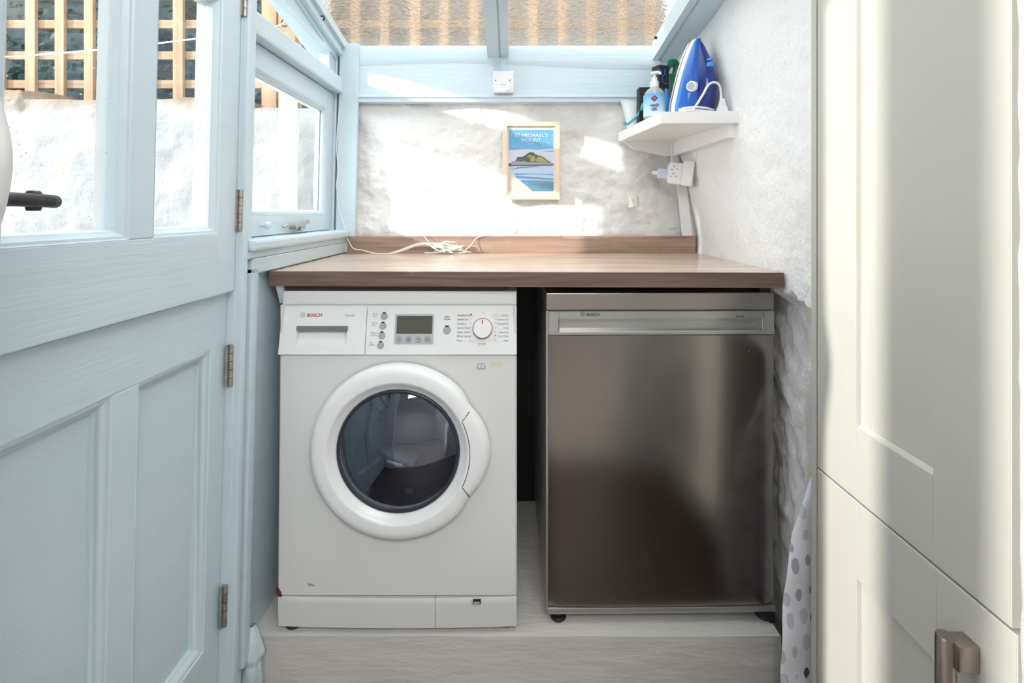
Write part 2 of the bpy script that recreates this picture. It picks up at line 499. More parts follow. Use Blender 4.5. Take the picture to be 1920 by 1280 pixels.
def text(name, s, size, mtx, m, parent, align='LEFT', width=None, bold=0, label=None):
    """lettering as thin geometry: text lies in local x/y and is placed by mtx"""
    cu = bpy.data.curves.new('lettering', 'FONT'); cu.body = s; cu.size = size; cu.align_x = align
    cu.resolution_u = 3; cu.offset = bold; cu.extrude = .0001
    cu.space_line = .9
    to = bpy.data.objects.new('lettering', cu)
    me = bpy.data.meshes.new_from_object(to)
    bpy.data.objects.remove(to)
    if width and len(me.vertices):
        xs = [v.co.x for v in me.vertices]; w = max(xs)-min(xs)
        if w > 0: me.transform(Matrix.Diagonal((width/w, 1, 1, 1)))
    b = MB(); b.bm.from_mesh(me); bpy.data.meshes.remove(me)
    return obj(name, b, m, parent, mtx=mtx, label=label)
FACE = Matrix.Rotation(PI/2, 4, 'X')          # text plane facing -y
def front(x, y, z, tilt=0): return Matrix.Translation((x, y, z)) @ Matrix.Rotation(tilt, 4, 'X') @ FACE

def fbm(x, y, z, o=5, s=1.0):
    return noise.fractal(Vector((x*s, y*s, z*s)), 1.0, 2.1, o)

# ================================================================== THE SHELL
rz = lambda y: 1.79 + .2*(1.9-y)              # underside of the sloping glass roof

# floor, step
structure(obj('floor', MB().box(-.8, 1.12, .42, 1.27, -.05, .0), 'floor'))
structure(obj('floor_kitchen', MB().box(-1.6, 1.6, -2.5, .42, -.05, .0), 'tiles'))
def step_mesh():
    b = MB()
    def top(u, v):
        x = -.66+u*1.33; y = 1.262+v*.66
        return (x, y+(0 if v > 0 else .002*fbm(x, 0, 3, 3, 8)), .125 + (.002*fbm(x, y, 0, 4, 7) if v > 0 else -.001))
    b.grid(top, 90, 30)
    def fr(u, v):
        x = -.66+u*1.33; z = v*.124
        return (x, 1.262+.002*fbm(x, 0, 3, 3, 8)*(v)+.0014*fbm(x, z*4, 9, 4, 5), z)
    b.grid(fr, 120, 14)
    b.box(-.66, .67, 1.268, 1.92, 0, .118)
    return b
st = structure(obj('floor_step', step_mesh(), 'step', smooth=True))

def lerp(a, b, t): return a+(b-a)*max(0, min(1, t))
# back wall of whitewashed rubble, bulging
def back_y(x, z):
    d = .030*fbm(x, 0, z, 2, 2.6) + .017*fbm(x*1.0, 2, z*1.15+x*.4, 4, 5.5) + .004*fbm(x*.8, 5, z*1.3, 4, 22)
    y = 1.888 - d
    if -.07 < x < .22 and 1.18 < z < 1.56: y = max(y, 1.868)
    return max(lerp(1.874, 1.862, (z-1.1)/.15), y)
b = MB().grid(lambda u, v: (-.66+u*1.4, back_y(-.66+u*1.4, v*1.66), v*1.66), 260, 280)
b.box(-.72, 1.25, 1.93, 2.3, 0, 1.76)
structure(obj('gap_shade_sheet', B(-.62, .70, 1.845, 1.858, .13, .992), 'black'))  # black sheet added to deepen the shade in the gap between the appliances
structure(obj('wall_back', b, 'plaster', smooth=True, angle=80))

# right wall: leans in towards the back corner, hollow low down near the cabinet
def right_x(y, z):
    xb = .677 if z < 1.09 else lerp(.677, .606, (z-1.09)/.30) if z < 1.39 else lerp(.606, .592, (z-1.39)/.42)
    xf = .672 if z < 1.05 else lerp(.672, .655, (z-1.05)/.4) if z < 1.45 else lerp(.655, .63, (z-1.45)/.55)
    t = (1.9-y)/.42
    x = lerp(xb, xf, t)
    zt = .985 - .25*max(0, 1.25-y) + .018*fbm(y, 0, 2, 3, 16)
    if z < zt: x += .045*min(1, (zt-z)/.03)
    x = lerp(x, max(x, .664), (1.36-y)/.16)
    near = max(0, min(1, (1.34-y)/.2)); low = max(0, min(1, (.80-z)/.12))
    x += .30*near*low*max(0, min(1, (1.24-y)/.06))
    x += -.008*fbm(y, 3, z, 3, 3) - .0022*fbm(y, 7, z, 4, 26)*(1.6 if z < 1 else 1)
    if z < zt: x -= .010*fbm(y, 2, z, 4, 9)+.004*fbm(y, 2, z, 3, 24)
    if z < zt-.03: x = max(x, .706)
    return x
b = MB().grid(lambda u, v: (right_x(1.93-u*.825, v*2.1), 1.93-u*.825, v*2.1), 220, 330)
b.bm.faces.ensure_lookup_table()
b.box(1.05, 1.12, .40, 1.95, 0, 2.4)                       # outer skin behind the cabinet recess
b.box(.70, 1.1, 1.13, 1.16, .85, 2.4)
b.box(.60, 1.12, .40, 2.1, 2.10, 2.45)
structure(obj('wall_right', b, 'plaster_r', smooth=True, angle=80))

# front wall: the thick doorway the view looks through
def jamb(side):
    b = MB()
    def f(u, v):
        z = v*2.5
        if side < 0:
            edge = -.475 + .004*fbm(0, 1, z, 3, 9)
            edge += .034*math.exp(-((z-1.225)/.085)**2)
        else:
            edge = .449 - .0035*fbm(0, 5, z, 3, 14) - .004*(z-1)
        x = edge if .2 <= u <= .8 else edge + side*(1.2 if u in (0, 1) else .012)
        us = [0, .2, .5, .8, 1]
        ys = {0: .385, .2: .392, .5: .42, .8: .448, 1: .46}
        k = min(us, key=lambda q: abs(q-u))
        return (x if u in (.2, .5, .8) else (edge+side*1.25), ys[k], z)
    V = []
    nz = 160
    for j in range(nz+1):
        z = j/nz*2.5
        if side < 0:
            edge = -.474 + .003*fbm(0, 1, z, 3, 9) + .033*math.exp(-((z-1.225)/.085)**2)
        else:
            edge = .449 - .003*fbm(0, 5, z, 3, 14) - .005*(z-1)
        far = -1.6 if side < 0 else 1.6
        V.append([(far, .37, z), (edge+side*.012, .37, z), (edge+side*.003, .378, z), (edge, .39, z), (edge, .44, z), (edge+side*.004, .452, z), (edge+side*.014, .458, z), (far, .458, z)])
    b.loft(V, cap=True)
    return b
wf = thing('wall_front', None, None, kind='structure')
obj('doorway_side', jamb(-1), 'white_wall', wf, smooth=True, angle=50)
obj('doorway_side', jamb(1), 'white_wall', wf, smooth=True, angle=50)
obj('lintel', B(-1.6, 1.6, .37, .458, 2.12, 2.6), 'white_wall', wf)

# kitchen room behind the camera (its added window throws sun bands on the cabinet)
structure(obj('wall_rear', B(-1.6, 1.6, -2.5, -2.4, 0, 2.6), 'white_wall'))
b = B(1.5, 1.6, -2.4, .37, 0, 2.6)
structure(obj('wall_side', b, 'white_wall'))
b = MB()
b.box(-1.6, -1.5, -2.4, -1.02, 0, 2.6); b.box(-1.6, -1.5, -.12, .37, 0, 2.6)
b.box(-1.6, -1.5, -1.02, -.12, 0, .85); b.box(-1.6, -1.5, -1.02, -.12, 2.4, 2.6)
structure(obj('wall_kitchen', b, 'white_wall'))
structure(obj('ceiling_kitchen', B(-1.6, 1.6, -2.4, .37, 2.6, 2.7), 'white_wall'))
w = thing('added_window', None, None, kind='structure')  # unseen window added to let sun onto the cabinet
b = MB()
for y0, y1 in ((-1.02, -.97), (-.62, -.44), (-.19, -.12)): b.box(-1.58, -1.52, y0, y1, .85, 2.4)  # middle pier widened to cast the shade band on the cabinet
b.box(-1.58, -1.52, -1.02, -.12, .85, .9); b.box(-1.58, -1.52, -1.02, -.12, 2.35, 2.4)
obj('added_window_frame', b, 'white_wall', w)
obj('pane', B(-1.552, -1.548, -.97, -.62, .9, 2.35), 'glass', w)
obj('pane', B(-1.552, -1.548, -.44, -.19, .9, 2.35), 'glass', w)

# ---------------------------------------------------------------- left wall: stable door, post, windows
def ring_left(a0, a1, b0, b1, prof, fill=False):           # a along y, b = z, depth = x
    return MB().rect_ring(lambda a, bb, d: (d, a, bb), a0, a1, b0, b1, prof, fill)

wl = thing('wall_left', None, None, kind='structure')
obj('door_post', B(-.70, -.603, 1.139, 1.158, .01, 2.0, bev=.004), 'blue', wl, mtx=SHEAR)
obj('door_post', B(-.70, -.618, 1.1375, 1.2, .01, 2.0, bev=.003), 'blue', wl, mtx=SHEAR)
obj('door_head', B(-.70, -.61, .458, 1.16, 1.755, 2.06, bev=.003), 'blue', wl, mtx=SHEAR)
b = MB()
b.box(-.74, -.628, 1.20, 1.95, 0, 1.10)
obj('dado', b, 'blue', wl, mtx=SHEAR)
b = MB()
b.box(-.64, -.606, 1.185, 1.86, 1.034, 1.072, bev=.004)
b.box(-.64, -.606, 1.185, 1.212, .11, 1.05, bev=.004)
b.box(-.635, -.614, 1.212, 1.235, .12, 1.034, bev=.006)
obj('apron_frame', b, 'blue_h', wl, mtx=SHEAR)
b = MB()
b.box(-.72, -.604, 1.16, 1.86, 1.072, 1.090, bev=.004)
b.box(-.72, -.592, 1.16, 1.86, 1.090, 1.116, bev=.007)
obj('window_sill', b, 'blue_h', wl, mtx=SHEAR)
b = MB()
b.box(-.72, -.652, 1.845, 1.92, 1.1, 1.80, bev=.004)
b.box(-.652, -.602, 1.87, 1.92, 1.02, 1.80, bev=.006)
obj('corner_post', b, 'blue', wl, mtx=SHEAR)
b = MB().box(-.645, -.575, 1.845, 1.868, 1.034, 1.795, bev=.003)
obj('corner_trim', b, 'blue', wl, mtx=Matrix.Translation((0, .0, 0)) @ SHEAR)
# wall plate that carries the glass roof, sloping with it
def plate(x0, x1, y0, y1, h0, h1):
    b = MB()
    b.loft([[(x0, y, rz(y)+h0), (x1, y, rz(y)+h0), (x1, y, rz(y)+h1), (x0, y, rz(y)+h1)] for y in (y0, y1)])
    return b
obj('wall_plate', plate(-.72, -.618, .458, 1.92, -.050, -.004), 'blue_h', wl)
obj('wall_plate', plate(-.72, -.635, .458, 1.92, -.066, -.05), 'blue_h', wl)
obj('wall_plate', plate(-.72, -.606, .458, 1.92, -.022, .008), 'blue_h', wl)

# stable door, two leaves
FX, FB = -.62, -.662                                        # upper leaf face and back
door = thing('door_1', None, None, kind='structure')
door['label'] = 'pale blue upper half of a glazed stable door'
def leafpart(name, y0, y1, z0, z1, m='blue', x0=FB, x1=FX, bev=.002):
    return obj(name, B(x0, x1, y0, y1, z0, z1, bev=bev), m, door, mtx=SHEAR)
leafpart('stile', 1.065, 1.134, 1.006, 1.74)
leafpart('stile', .47, .61, 1.006, 1.74)
leafpart('glazing_bar', .818, .873, 1.136, 1.63)
leafpart('rail', .61, 1.065, 1.006, 1.136, 'blue_h')
leafpart('rail', .61, 1.065, 1.63, 1.74, 'blue_h')
def pane(a0, a1, parent=door, z0=1.136, z1=1.63):
    prof = [(0, FX), (.002, FX-.003), (.006, FX-.004), (.011, FX-.011), (.014, FX-.013), (.016, FX-.022), (.016, FX-.026)]
    mo = ring_left(a0, a1, z0, z1, prof)
    obj('moulding', mo, 'blue', parent, smooth=True, mtx=SHEAR)
    g = obj('glass_pane', B(FX-.028, FX-.025, a0+.006, a1-.006, z0+.006, z1-.006), 'dglass', parent, mtx=SHEAR)
    obj('outside_bead', ring_left(a0, a1, z0, z1, [(.004, FX-.029), (.011, FX-.029), (.016, FX-.046), (.0, FX-.048)]), 'bead', parent, mtx=SHEAR)
pane(.61, .818); pane(.873, 1.065)
# lower leaf, set back
low = thing('door_2', None, None, kind='structure')
low['label'] = 'pale blue panelled lower half of a stable door'
LX = -.638
def lowpart(name, y0, y1, z0, z1, m='blue'):
    return obj(name, B(LX-.042, LX, y0, y1, z0, z1, bev=.002), m, low, mtx=SHEAR)
lowpart('stile', 1.08, 1.1365, .02, 1.000); lowpart('stile', .47, .60, .02, 1.000)
lowpart('mullion', .814, .871, .245, .886)
lowpart('rail', .60, 1.08, .886, 1.000, 'blue_h'); lowpart('rail', .60, 1.08, .02, .245, 'blue_h')
for a0, a1 in ((.60, .814), (.871, 1.08)):
    prof = [(0, LX), (.0015, LX-.002), (.005, LX-.0025), (.011, LX-.007), (.016, LX-.013), (.019, LX-.014), (.0195, LX-.019), (.023, LX-.0205)]
    obj('moulding', ring_left(a0, a1, .245, .886, prof), 'blue', low, smooth=True, mtx=SHEAR)
    obj('panel', B(LX-.030, LX-.0200, a0+.012, a1-.012, .257, .874), 'blue', low, mtx=SHEAR)
# butt hinges
def hinge(parent, y, zc, x, h=.093):
    t = obj('hinge', B(x-.002, x+.0025, y-.006, y+.012, zc-h/2, zc+h/2), 'hinge', parent, mtx=SHEAR)
    for k in range(5):
        z0 = zc-h/2+h/5*k
        obj('knuckle', MB().cyl((x+.006, y+.003, z0+.0007), (x+.006, y+.003, z0+h/5-.0007), .0048, seg=12), 'hinge', t, smooth=True, mtx=SHEAR)
hinge(door, 1.135, 1.185, FX+.001); hinge(door, 1.135, 1.665, FX+.001)
hinge(low, 1.131, .838, LX+.008); hinge(low, 1.131, .30, LX+.008)
# black lever handle
h = thing('door_handle', 'black iron lever handle on the glazed upper half of the blue door', 'door handle', (-.60, .56, 1.194))
path = [(-.600, .535, 1.194), (-.588, .537, 1.194), (-.577, .546, 1.194), (-.571, .565, 1.195), (-.570, .60, 1.1945), (-.571, .622, 1.194), (-.573, .632, 1.1935), (-.574, .636, 1.1935)]
pp = smooth_path(path, 6)
obj('lever', MB().tube(pp, lambda t: .0082 if t < .96 else .0082*(1-(t-.96)/.04*.55), 16), 'blackiron', h, smooth=True)
obj('back_plate', B(-.606, -.600, .515, .555, 1.12, 1.25, bev=.003), 'blackiron', h)
obj('boss', MB().lathe((-.578, .612, 1.1945), [(.0, -.013), (.007, -.0125), (.008, -.008), (.008, .009), (.006, .0115), (.0, .012)], axis=2, seg=20), 'blackiron', h, smooth=True)

# casement window (window_1) and its top light (window_2)
WX = -.66
win = thing('window_1', None, None, kind='structure')
prof = [(0, WX), (.002, WX+.003), (.060, WX+.003), (.062, WX), (.068, WX-.003), (.074, WX-.012), (.076, WX-.02)]
def win_frame(a0, a1, z0, z1, side, bot, top, parent, nm):
    b = MB()
    x0, x1 = WX-.035, WX
    b.box(x0, x1, a0, a0+side, z0, z1, bev=.002); b.box(x0, x1, a1-side, a1, z0, z1, bev=.002)
    b.box(x0, x1, a0+side, a1-side, z0, z0+bot, bev=.002); b.box(x0, x1, a0+side, a1-side, z1-top, z1, bev=.002)
    obj(nm, b, 'blue_h', parent, mtx=SHEAR)
    a0 += side; a1 -= side; z0 += bot; z1 -= top
    obj('moulding', ring_left(a0, a1, z0, z1, [(-.001, WX+.0005), (.004, WX-.002), (.010, WX-.010), (.012, WX-.018)]), 'blue', parent, smooth=True, mtx=SHEAR)
    obj('glass_pane', B(WX-.021, WX-.018, a0+.004, a1-.004, z0+.004, z1-.004), 'glass', parent, mtx=SHEAR)
    obj('outside_bead', ring_left(a0, a1, z0, z1, [(.004, WX-.022), (.012, WX-.022), (.014, WX-.036), (0, WX-.038)]), 'bead', parent, mtx=SHEAR)
win_frame(1.20, 1.84, 1.118, 1.608, .062, .056, .062, win, 'casement_frame')
tb = MB().box(-.715, -.630, 1.16, 1.85, 1.612, 1.668, bev=.008)
obj('transom', tb, 'blue_h', win, mtx=SHEAR)
k = MB().lathe((-.66, 1.305, 1.150), [(.0, 0)], axis=0) if False else MB()
k.lathe((WX, 1.325, 1.146), [(.0045, 0), (.0042, .010), (.009, .014), (.0105, .020), (.008, .026), (0.001, .028)], axis=0, seg=20)
obj('knob', k, 'blue', win, smooth=True, mtx=SHEAR)
fa = MB()
fa.box(WX, WX+.006, 1.50, 1.60, 1.130, 1.142, bev=.002)
fa.tube(smooth_path([(WX+.012, 1.43, 1.138), (WX+.018, 1.46, 1.146), (WX+.016, 1.50, 1.140), (WX+.014, 1.56, 1.145), (WX+.014, 1.60, 1.151)], 5), lambda t: .0035+.003*t, 10)
fa.cyl((WX, 1.50, 1.137), (WX+.022, 1.50, 1.137), .008, seg=14)
fa.box(WX+.004, WX+.02, 1.535, 1.548, 1.124, 1.136, bev=.002)
obj('stay_fastener', fa, 'chrome', win, smooth=True, mtx=SHEAR)
top = thing('window_2', None, None, kind='structure')
# top light: sloping head
def slope_bar(x0, x1, h0, h1, y0=1.16, y1=1.85):
    q = lambda y: 1.752+.05*(1.85-y)
    return MB().loft([[(x0, y, q(y)+h0), (x1, y, q(y)+h0), (x1, y, q(y)+h1), (x0, y, q(y)+h1)] for y in (y0, y1)])
obj('head_rail', slope_bar(WX-.035, WX+.002, 0, .05), 'blue_h', top, mtx=SHEAR)
obj('head_rail', slope_bar(WX-.06, WX-.035, .05, .22), 'blue_h', top, mtx=SHEAR)
b = MB().box(WX-.035, WX, 1.785, 1.845, 1.668, 1.76, bev=.002); b.box(WX-.035, WX, 1.20, 1.24, 1.668, 1.79, bev=.002); b.box(WX-.035, WX, 1.20, 1.84, 1.668, 1.684, bev=.002)
obj('frame_bars', b, 'blue_h', top, mtx=SHEAR)
obj('glass_pane', B(WX-.021, WX-.018, 1.24, 1.785, 1.68, 1.80), 'glass', top, mtx=SHEAR)
obj('hook', MB().tube(smooth_path([(-.606, 1.605, 1.80), (-.598, 1.605, 1.802), (-.594, 1.605, 1.794), (-.600, 1.605, 1.787)], 4), .0022, 8), 'black', top, smooth=True)

# paint-clogged lump at the foot of the post
def lump():
    b = MB()
    def f(u, v):
        a = u*2*PI; z = .012+v*.165
        r = .030*(1-.75*v**3)*(1+.25*fbm(math.cos(a), math.sin(a), z*12, 3, 1.6))
        if z < .1: r *= .8
        return (-.633+r*math.cos(a), 1.232+r*math.sin(a)*1.0, z)
    b.grid(f, 40, 24); return b
structure(obj('trim_1', lump(), 'blue', smooth=True, angle=60))

# ---------------------------------------------------------------- beam band across the back wall
band = thing('trim_2', None, None, kind='structure')
obj('fascia', B(-.60, .62, 1.856, 1.93, 1.602, 1.79, bev=.003), 'blue_band', band)
obj('ledge', B(-.575, .60, 1.848, 1.89, 1.599, 1.607, bev=.002), 'blue_band', band)
obj('bottom_board', B(-.575, .60, 1.853, 1.89, 1.584, 1.600, bev=.002), 'blue_band', band)
b = MB().grid(lambda u, v: (-.575+u*1.12, 1.8555-.004*(1-abs(2*v-1)**3), 1.715+v*.075+ .012*math.sin(u*5)*(1-v)), 60, 8)
obj('upper_board', b, 'blue_band', band, smooth=True)

# ---------------------------------------------------------------- glass roof, rafter, wall beam
roof = thing('ceiling', None, None, kind='structure')
obj('glass_pane', plate(-.66, -.05, .40, 1.95, .004, .010), 'roofglass', roof)
obj('glass_pane', plate(-.048, .60, .40, 1.95, .004, .010), 'roofglass', roof)
obj('rafter', plate(-.089, -.047, .458, 1.856, -.055, .004), 'blue_h', roof)
obj('rafter', plate(-.047, -.040, .458, 1.856, -.049, .004), 'blue_h', roof)
obj('rafter', plate(-.040, -.012, .458, 1.856, -.055, .004), 'blue_h', roof)
obj('rafter_cap', plate(-.075, -.022, .458, 1.95, .010, .03), 'blue_h', roof)
obj('roof_head', B(-.72, 1.1, .37, .458, 2.06, 2.16), 'white_wall', roof)
beam = MB()
def bs(y):
    k = (1.9-y)*.035
    z = rz(y)
    return [(.512+k, y, z+.004), (.512+k, y, z-.062), (.532+k, y, z-.066), (.540+k, y, z-.058), (.545+k, y, z-.064), (.64+k, y, z-.064), (.72+k, y, z+.004)]
beam.loft([bs(.458), bs(1.856)])
obj('wall_beam', beam, 'blue_h', roof)
obj('screw', MB().cyl((.506, 1.80, 1.80), (.514, 1.80, 1.80), .005, seg=10), 'black', roof)

# ================================================================== OUTSIDE
structure(obj('ground', B(-8, 3, .2, 8, -.1, -.02), 'paving'))
def out_wall():
    b = MB()
    def topz(x): return 1.665 + .022*fbm(x, 0, 0, 3, 2.5) + (.035 if x < -2.1 else -.03 if x > -1.2 else 0)
    def f(u, v):
        x = -3.6+u*2.88; z = v*topz(x)
        return (x, 2.14-.03*fbm(x, 0, z, 4, 2.2)-.012*fbm(x, 4, z, 4, 9) + .02*max(0, v-.96)/.04, z)
    b.grid(f, 260, 170)
    def g(u, v):
        x = -3.6+u*2.88; z = topz(x)
        return (x, 2.14-.03*fbm(x, 0, z, 4, 2.2)-.012*fbm(x, 4, z, 4, 9)+.02+v*.30, z+.03*math.sin(v*PI*.5)+.015*fbm(x, v, 1, 4, 9)*v)
    b.grid(g, 260, 16)
    return b
structure(obj('wall_courtyard', out_wall(), 'outwall', smooth=True, angle=80))
structure(obj('wall_neighbour', B(-1.3, 3.2, 3.3, 3.5, 0, 4.2), 'neighbour'))

trl = thing('trellis', 'honey-coloured square timber trellis standing on top of the courtyard wall', 'trellis', (-1, 2.42, 1.7))
xs = [(336-960)/950*2.40 + .1395*k for k in range(-8, 20)]
v0 = None
for x in xs:
    j = random.uniform(-.004, .004)
    wv = random.uniform(.0205, .024)
    bb = B(x-wv+j, x+wv+j, 2.385, 2.403, 1.66, 2.72, bev=.002)
    obj('upright_batten', bb, 'trellis', trl)
for k in range(7):
    z = 1.640+.1425*k + (.006 if k % 2 else 0)
    if k == 0: continue
    obj('level_batten', B(-3.3, 1.4, 2.404, 2.420, z-.0195, z+.0195, bev=.002), 'trellis_h', trl)
for x0, x1 in ((-1.165, -1.098), (-1.09, -1.01)):
    obj('post', B(x0, x1, 2.36, 2.383, 1.63, 2.75, bev=.003), 'trellis', trl)
# dark netting and ivy behind it
tag(obj('netting', MB().grid(lambda u, v: (-3.8+u*2.75, 2.72+.03*fbm(u*6, v*6, 0, 3), 1.4+v*1.5), 60, 30), 'hedge', smooth=True), 'dark green windbreak netting hanging behind the timber trellis', 'netting')
def ivy():
    b = MB()
    for i in range(2600):
        x = random.uniform(-3.6, -.4); z = random.triangular(1.68, 2.6, 1.85); y = random.uniform(2.5, 2.64)
        s = random.uniform(.010, .028)
        a = Vector((random.gauss(0, 1), random.gauss(0, 1), random.gauss(0, 1))).normalized(); c = a.orthogonal().normalized(); d = a.cross(c)
        p = Vector((x, y, z))
        b.face([p-c*s, p-d*s*.5, p+c*s, p+d*s*.5])
    return b
o = tag(obj('ivy', ivy(), 'leaf'), 'dark green ivy leaves growing behind the timber trellis', 'ivy'); o['kind'] = 'stuff'
# white downpipe
dp = thing('downpipe', 'white plastic downpipe seen through the casement window', 'downpipe', (-.905, 2.05, 0))
obj('pipe', MB().cyl((-.905, 2.05, 0), (-.905, 2.05, 1.66), .034, seg=28), 'pwhite', dp, smooth=True)
obj('collar', MB().cyl((-.905, 2.05, 1.47), (-.905, 2.05, 1.53), .039, seg=28), 'pwhite', dp, smooth=True)
# clothes line with ring
cl = thing('clothes_line', 'white clothes line hooked to a ring and crossing in front of the trellis', 'clothes line', (-1.05, 2.33, 2.03))
def at(u, v, y): return Vector(((u-960)/950*y, y, 1.18-(v-398)/950*y))
pts = [at(532, 43, 2.33), at(505, 52, 2.30), at(378, 71, 2.22), at(290, 82, 2.17), at(200, 92, 2.12), at(5, 107, 2.04), at(-300, 118, 1.95)]
obj('cord', MB().tube(smooth_path(pts, 5), .0032, 6), 'pwhite', cl, smooth=True)
c = at(534, 43, 2.345)
obj('ring', MB().tube([c+Vector((.016*math.cos(a), .004*math.sin(a), .018*math.sin(a))) for a in [2*PI*i/20 for i in range(21)]], .003, 8), 'black', cl, smooth=True)
# dry stem on the courtyard wall
pts = [at(30, 314, 2.08), at(75, 317, 2.08), at(120, 307, 2.08), at(150, 285, 2.08), at(190, 266, 2.08)]
b = MB().tube(smooth_path(pts, 6), lambda t: .0022-.001*t, 6)
for i, (u, v) in enumerate(((55, 316), (97, 313), (128, 303), (140, 292), (165, 278))):
    p = at(u, v, 2.08); b.tube([p, p+Vector((random.uniform(-.02, .02), -.005, .03))], .0012, 5)
tag(obj('dry_stem', b, 'twig'), 'thin dry brown climber stem trailing over the white courtyard wall', 'stem')

# ================================================================== WORKTOP
wt = thing('worktop', 'grey-brown wood-effect laminate worktop over the washing machine and fridge', 'worktop', (0, 1.55, 1.0))
b = MB()
pl = [(-.614, 1.28), (.640, 1.245), (.668, 1.252), (.672, 1.872), (-.612, 1.872)]
b.prism([(-.614, 1.28), (.669, 1.245), (.676, 1.872), (-.612, 1.872)], 2, .994, 1.032, bev=.0015)
obj('top_board', b, 'worktop', wt)
obj('front_edge', MB().loft([[(-.614, 1.2795, .9945), (-.614, 1.2795, 1.031), (-.614, 1.284, 1.031), (-.614, 1.284, .9945)], [(.669, 1.2445, .9945), (.669, 1.2445, 1.031), (.669, 1.249, 1.031), (.669, 1.249, .9945)]]), 'edge_shade', wt, label='front edge strip with shade in its darker colour')
obj('support_batten', B(-.582, -.02, 1.30, 1.33, .975, .994), 'darkwood', wt)
obj('support_batten', B(.640, .668, 1.31, 1.86, .955, .994), 'darkwood', wt)
obj('support_bracket', MB().prism([(1.286, .994), (1.31, .945), (1.42, .945), (1.42, .994)], 0, -.60, -.583), 'blue', wt)
obj('joint_strip', B(-.60, -.47, 1.80, 1.8035, 1.0318, 1.0328), 'darkwood', wt)
sp = tag(obj('upstand', B(-.600, .668, 1.842, 1.872, 1.032, 1.094, bev=.002), 'splash'), 'low wood-block upstand along the back edge of the worktop', 'upstand')

# ================================================================== WASHING MACHINE
wm = thing('washing_machine', 'white front-loading washer dryer with a dark round porthole door', 'washing machine', (-.288, 1.55, .125))
X0, X1 = -.588, .012
CX, CZ, BR = -.2835, .586, .164
BY = 1.281
def body_y(z): return 1.281 - .012*(.82-z)/.60
b = MB()
n = 96
def rim(a, hx0, hx1, hz0, hz1):
    c, s = math.cos(a), math.sin(a)
    t = min([((hx1-CX)/c) if c > 1e-6 else 9, ((hx0-CX)/c) if c < -1e-6 else 9, ((hz1-CZ)/s) if s > 1e-6 else 9, ((hz0-CZ)/s) if s < -1e-6 else 9])
    return CX+c*t, CZ+s*t
Z0, Z1 = .220, .822
corner = [math.atan2(z-CZ, x-CX) for x in (X0+.004, X1-.004) for z in (Z0+.004, Z1)]
angs = sorted([2*PI*i/n-PI for i in range(n)] + corner)
def ringpts(m, dy):
    out = []
    for a in angs:
        if m == 'o': x, z = rim(a, X0, X1, Z0, Z1)
        elif m == 'o2': x, z = rim(a, X0+.004, X1-.004, Z0+.002, Z1)
        else: x, z = CX+m*math.cos(a), CZ+m*math.sin(a)
        out.append((x, body_y(z)+dy, z))
    return out
b.loft([ringpts('o', .012), ringpts('o', .004), ringpts('o2', 0), ringpts(.175, 0), ringpts(.168, .004), ringpts(BR, .02)], cap=False)
obj('front_panel', b, 'bodyw', wm, smooth=True, angle=25)
b = MB()
b.box(X0+.001, X1-.001, 1.285, 1.86, .15, .165); b.box(X0+.001, X0+.006, 1.285, 1.86, .15, .945); b.box(X1-.006, X1-.001, 1.285, 1.86, .15, .945)
b.box(X0+.001, X1-.001, 1.84, 1.86, .15, .945); b.box(X0+.002, X1-.002, 1.30, 1.86, .93, .945)
obj('casing', b, 'bodyw', wm)
b = MB().box(X0, X1, 1.296, 1.86, .9435, .979, bev=.004, seg=3)
obj('lid', b, 'white', wm, smooth=True)
# plinth: main kickboard and filter flap
def kick(x0, x1, bulge=True):
    b = MB()
    N = 16
    rings = []
    for z, dy in ((.138, .010), (.141, .0005), (.20, -.002), (.213, -.002), (.2175, -.0005), (.2175, .02)):
        r = []
        for i in range(N+1):
            x = x0+(x1-x0)*i/N
            e = ((x-CX)/.3)**2
            r.append((x, 1.2715+dy+.004*e-.003, z + (-.004*(1-e) if z > .2 else -.002*(1-e))))
        r += [(x1, 1.30, z), (x0, 1.30, z)]
        rings.append(r)
    return b.loft(rings)
pk = obj('kickboard', kick(X0+.001, -.1925), 'bodyw', wm, smooth=True, angle=30)
pk = obj('filter_flap', kick(-.1915, X1-.001), 'bodyw', wm, smooth=True, angle=30)
obj('latch_slot', B(-.097, -.078, 1.258, 1.266, .2075, .2145), 'black', pk)
obj('latch', B(-.095, -.080, 1.2565, 1.260, .2085, .2135), 'grey', pk)
for x, y in ((X0+.03, 1.30), (X1-.026, 1.308), (X0+.03, 1.82), (X1-.03, 1.82)):
    obj('foot', MB().lathe((x, y, .125), [(.02, 0), (.022, .004), (.02, .01), (.009, .012), (.009, .03)], seg=20), 'black', wm, smooth=True)
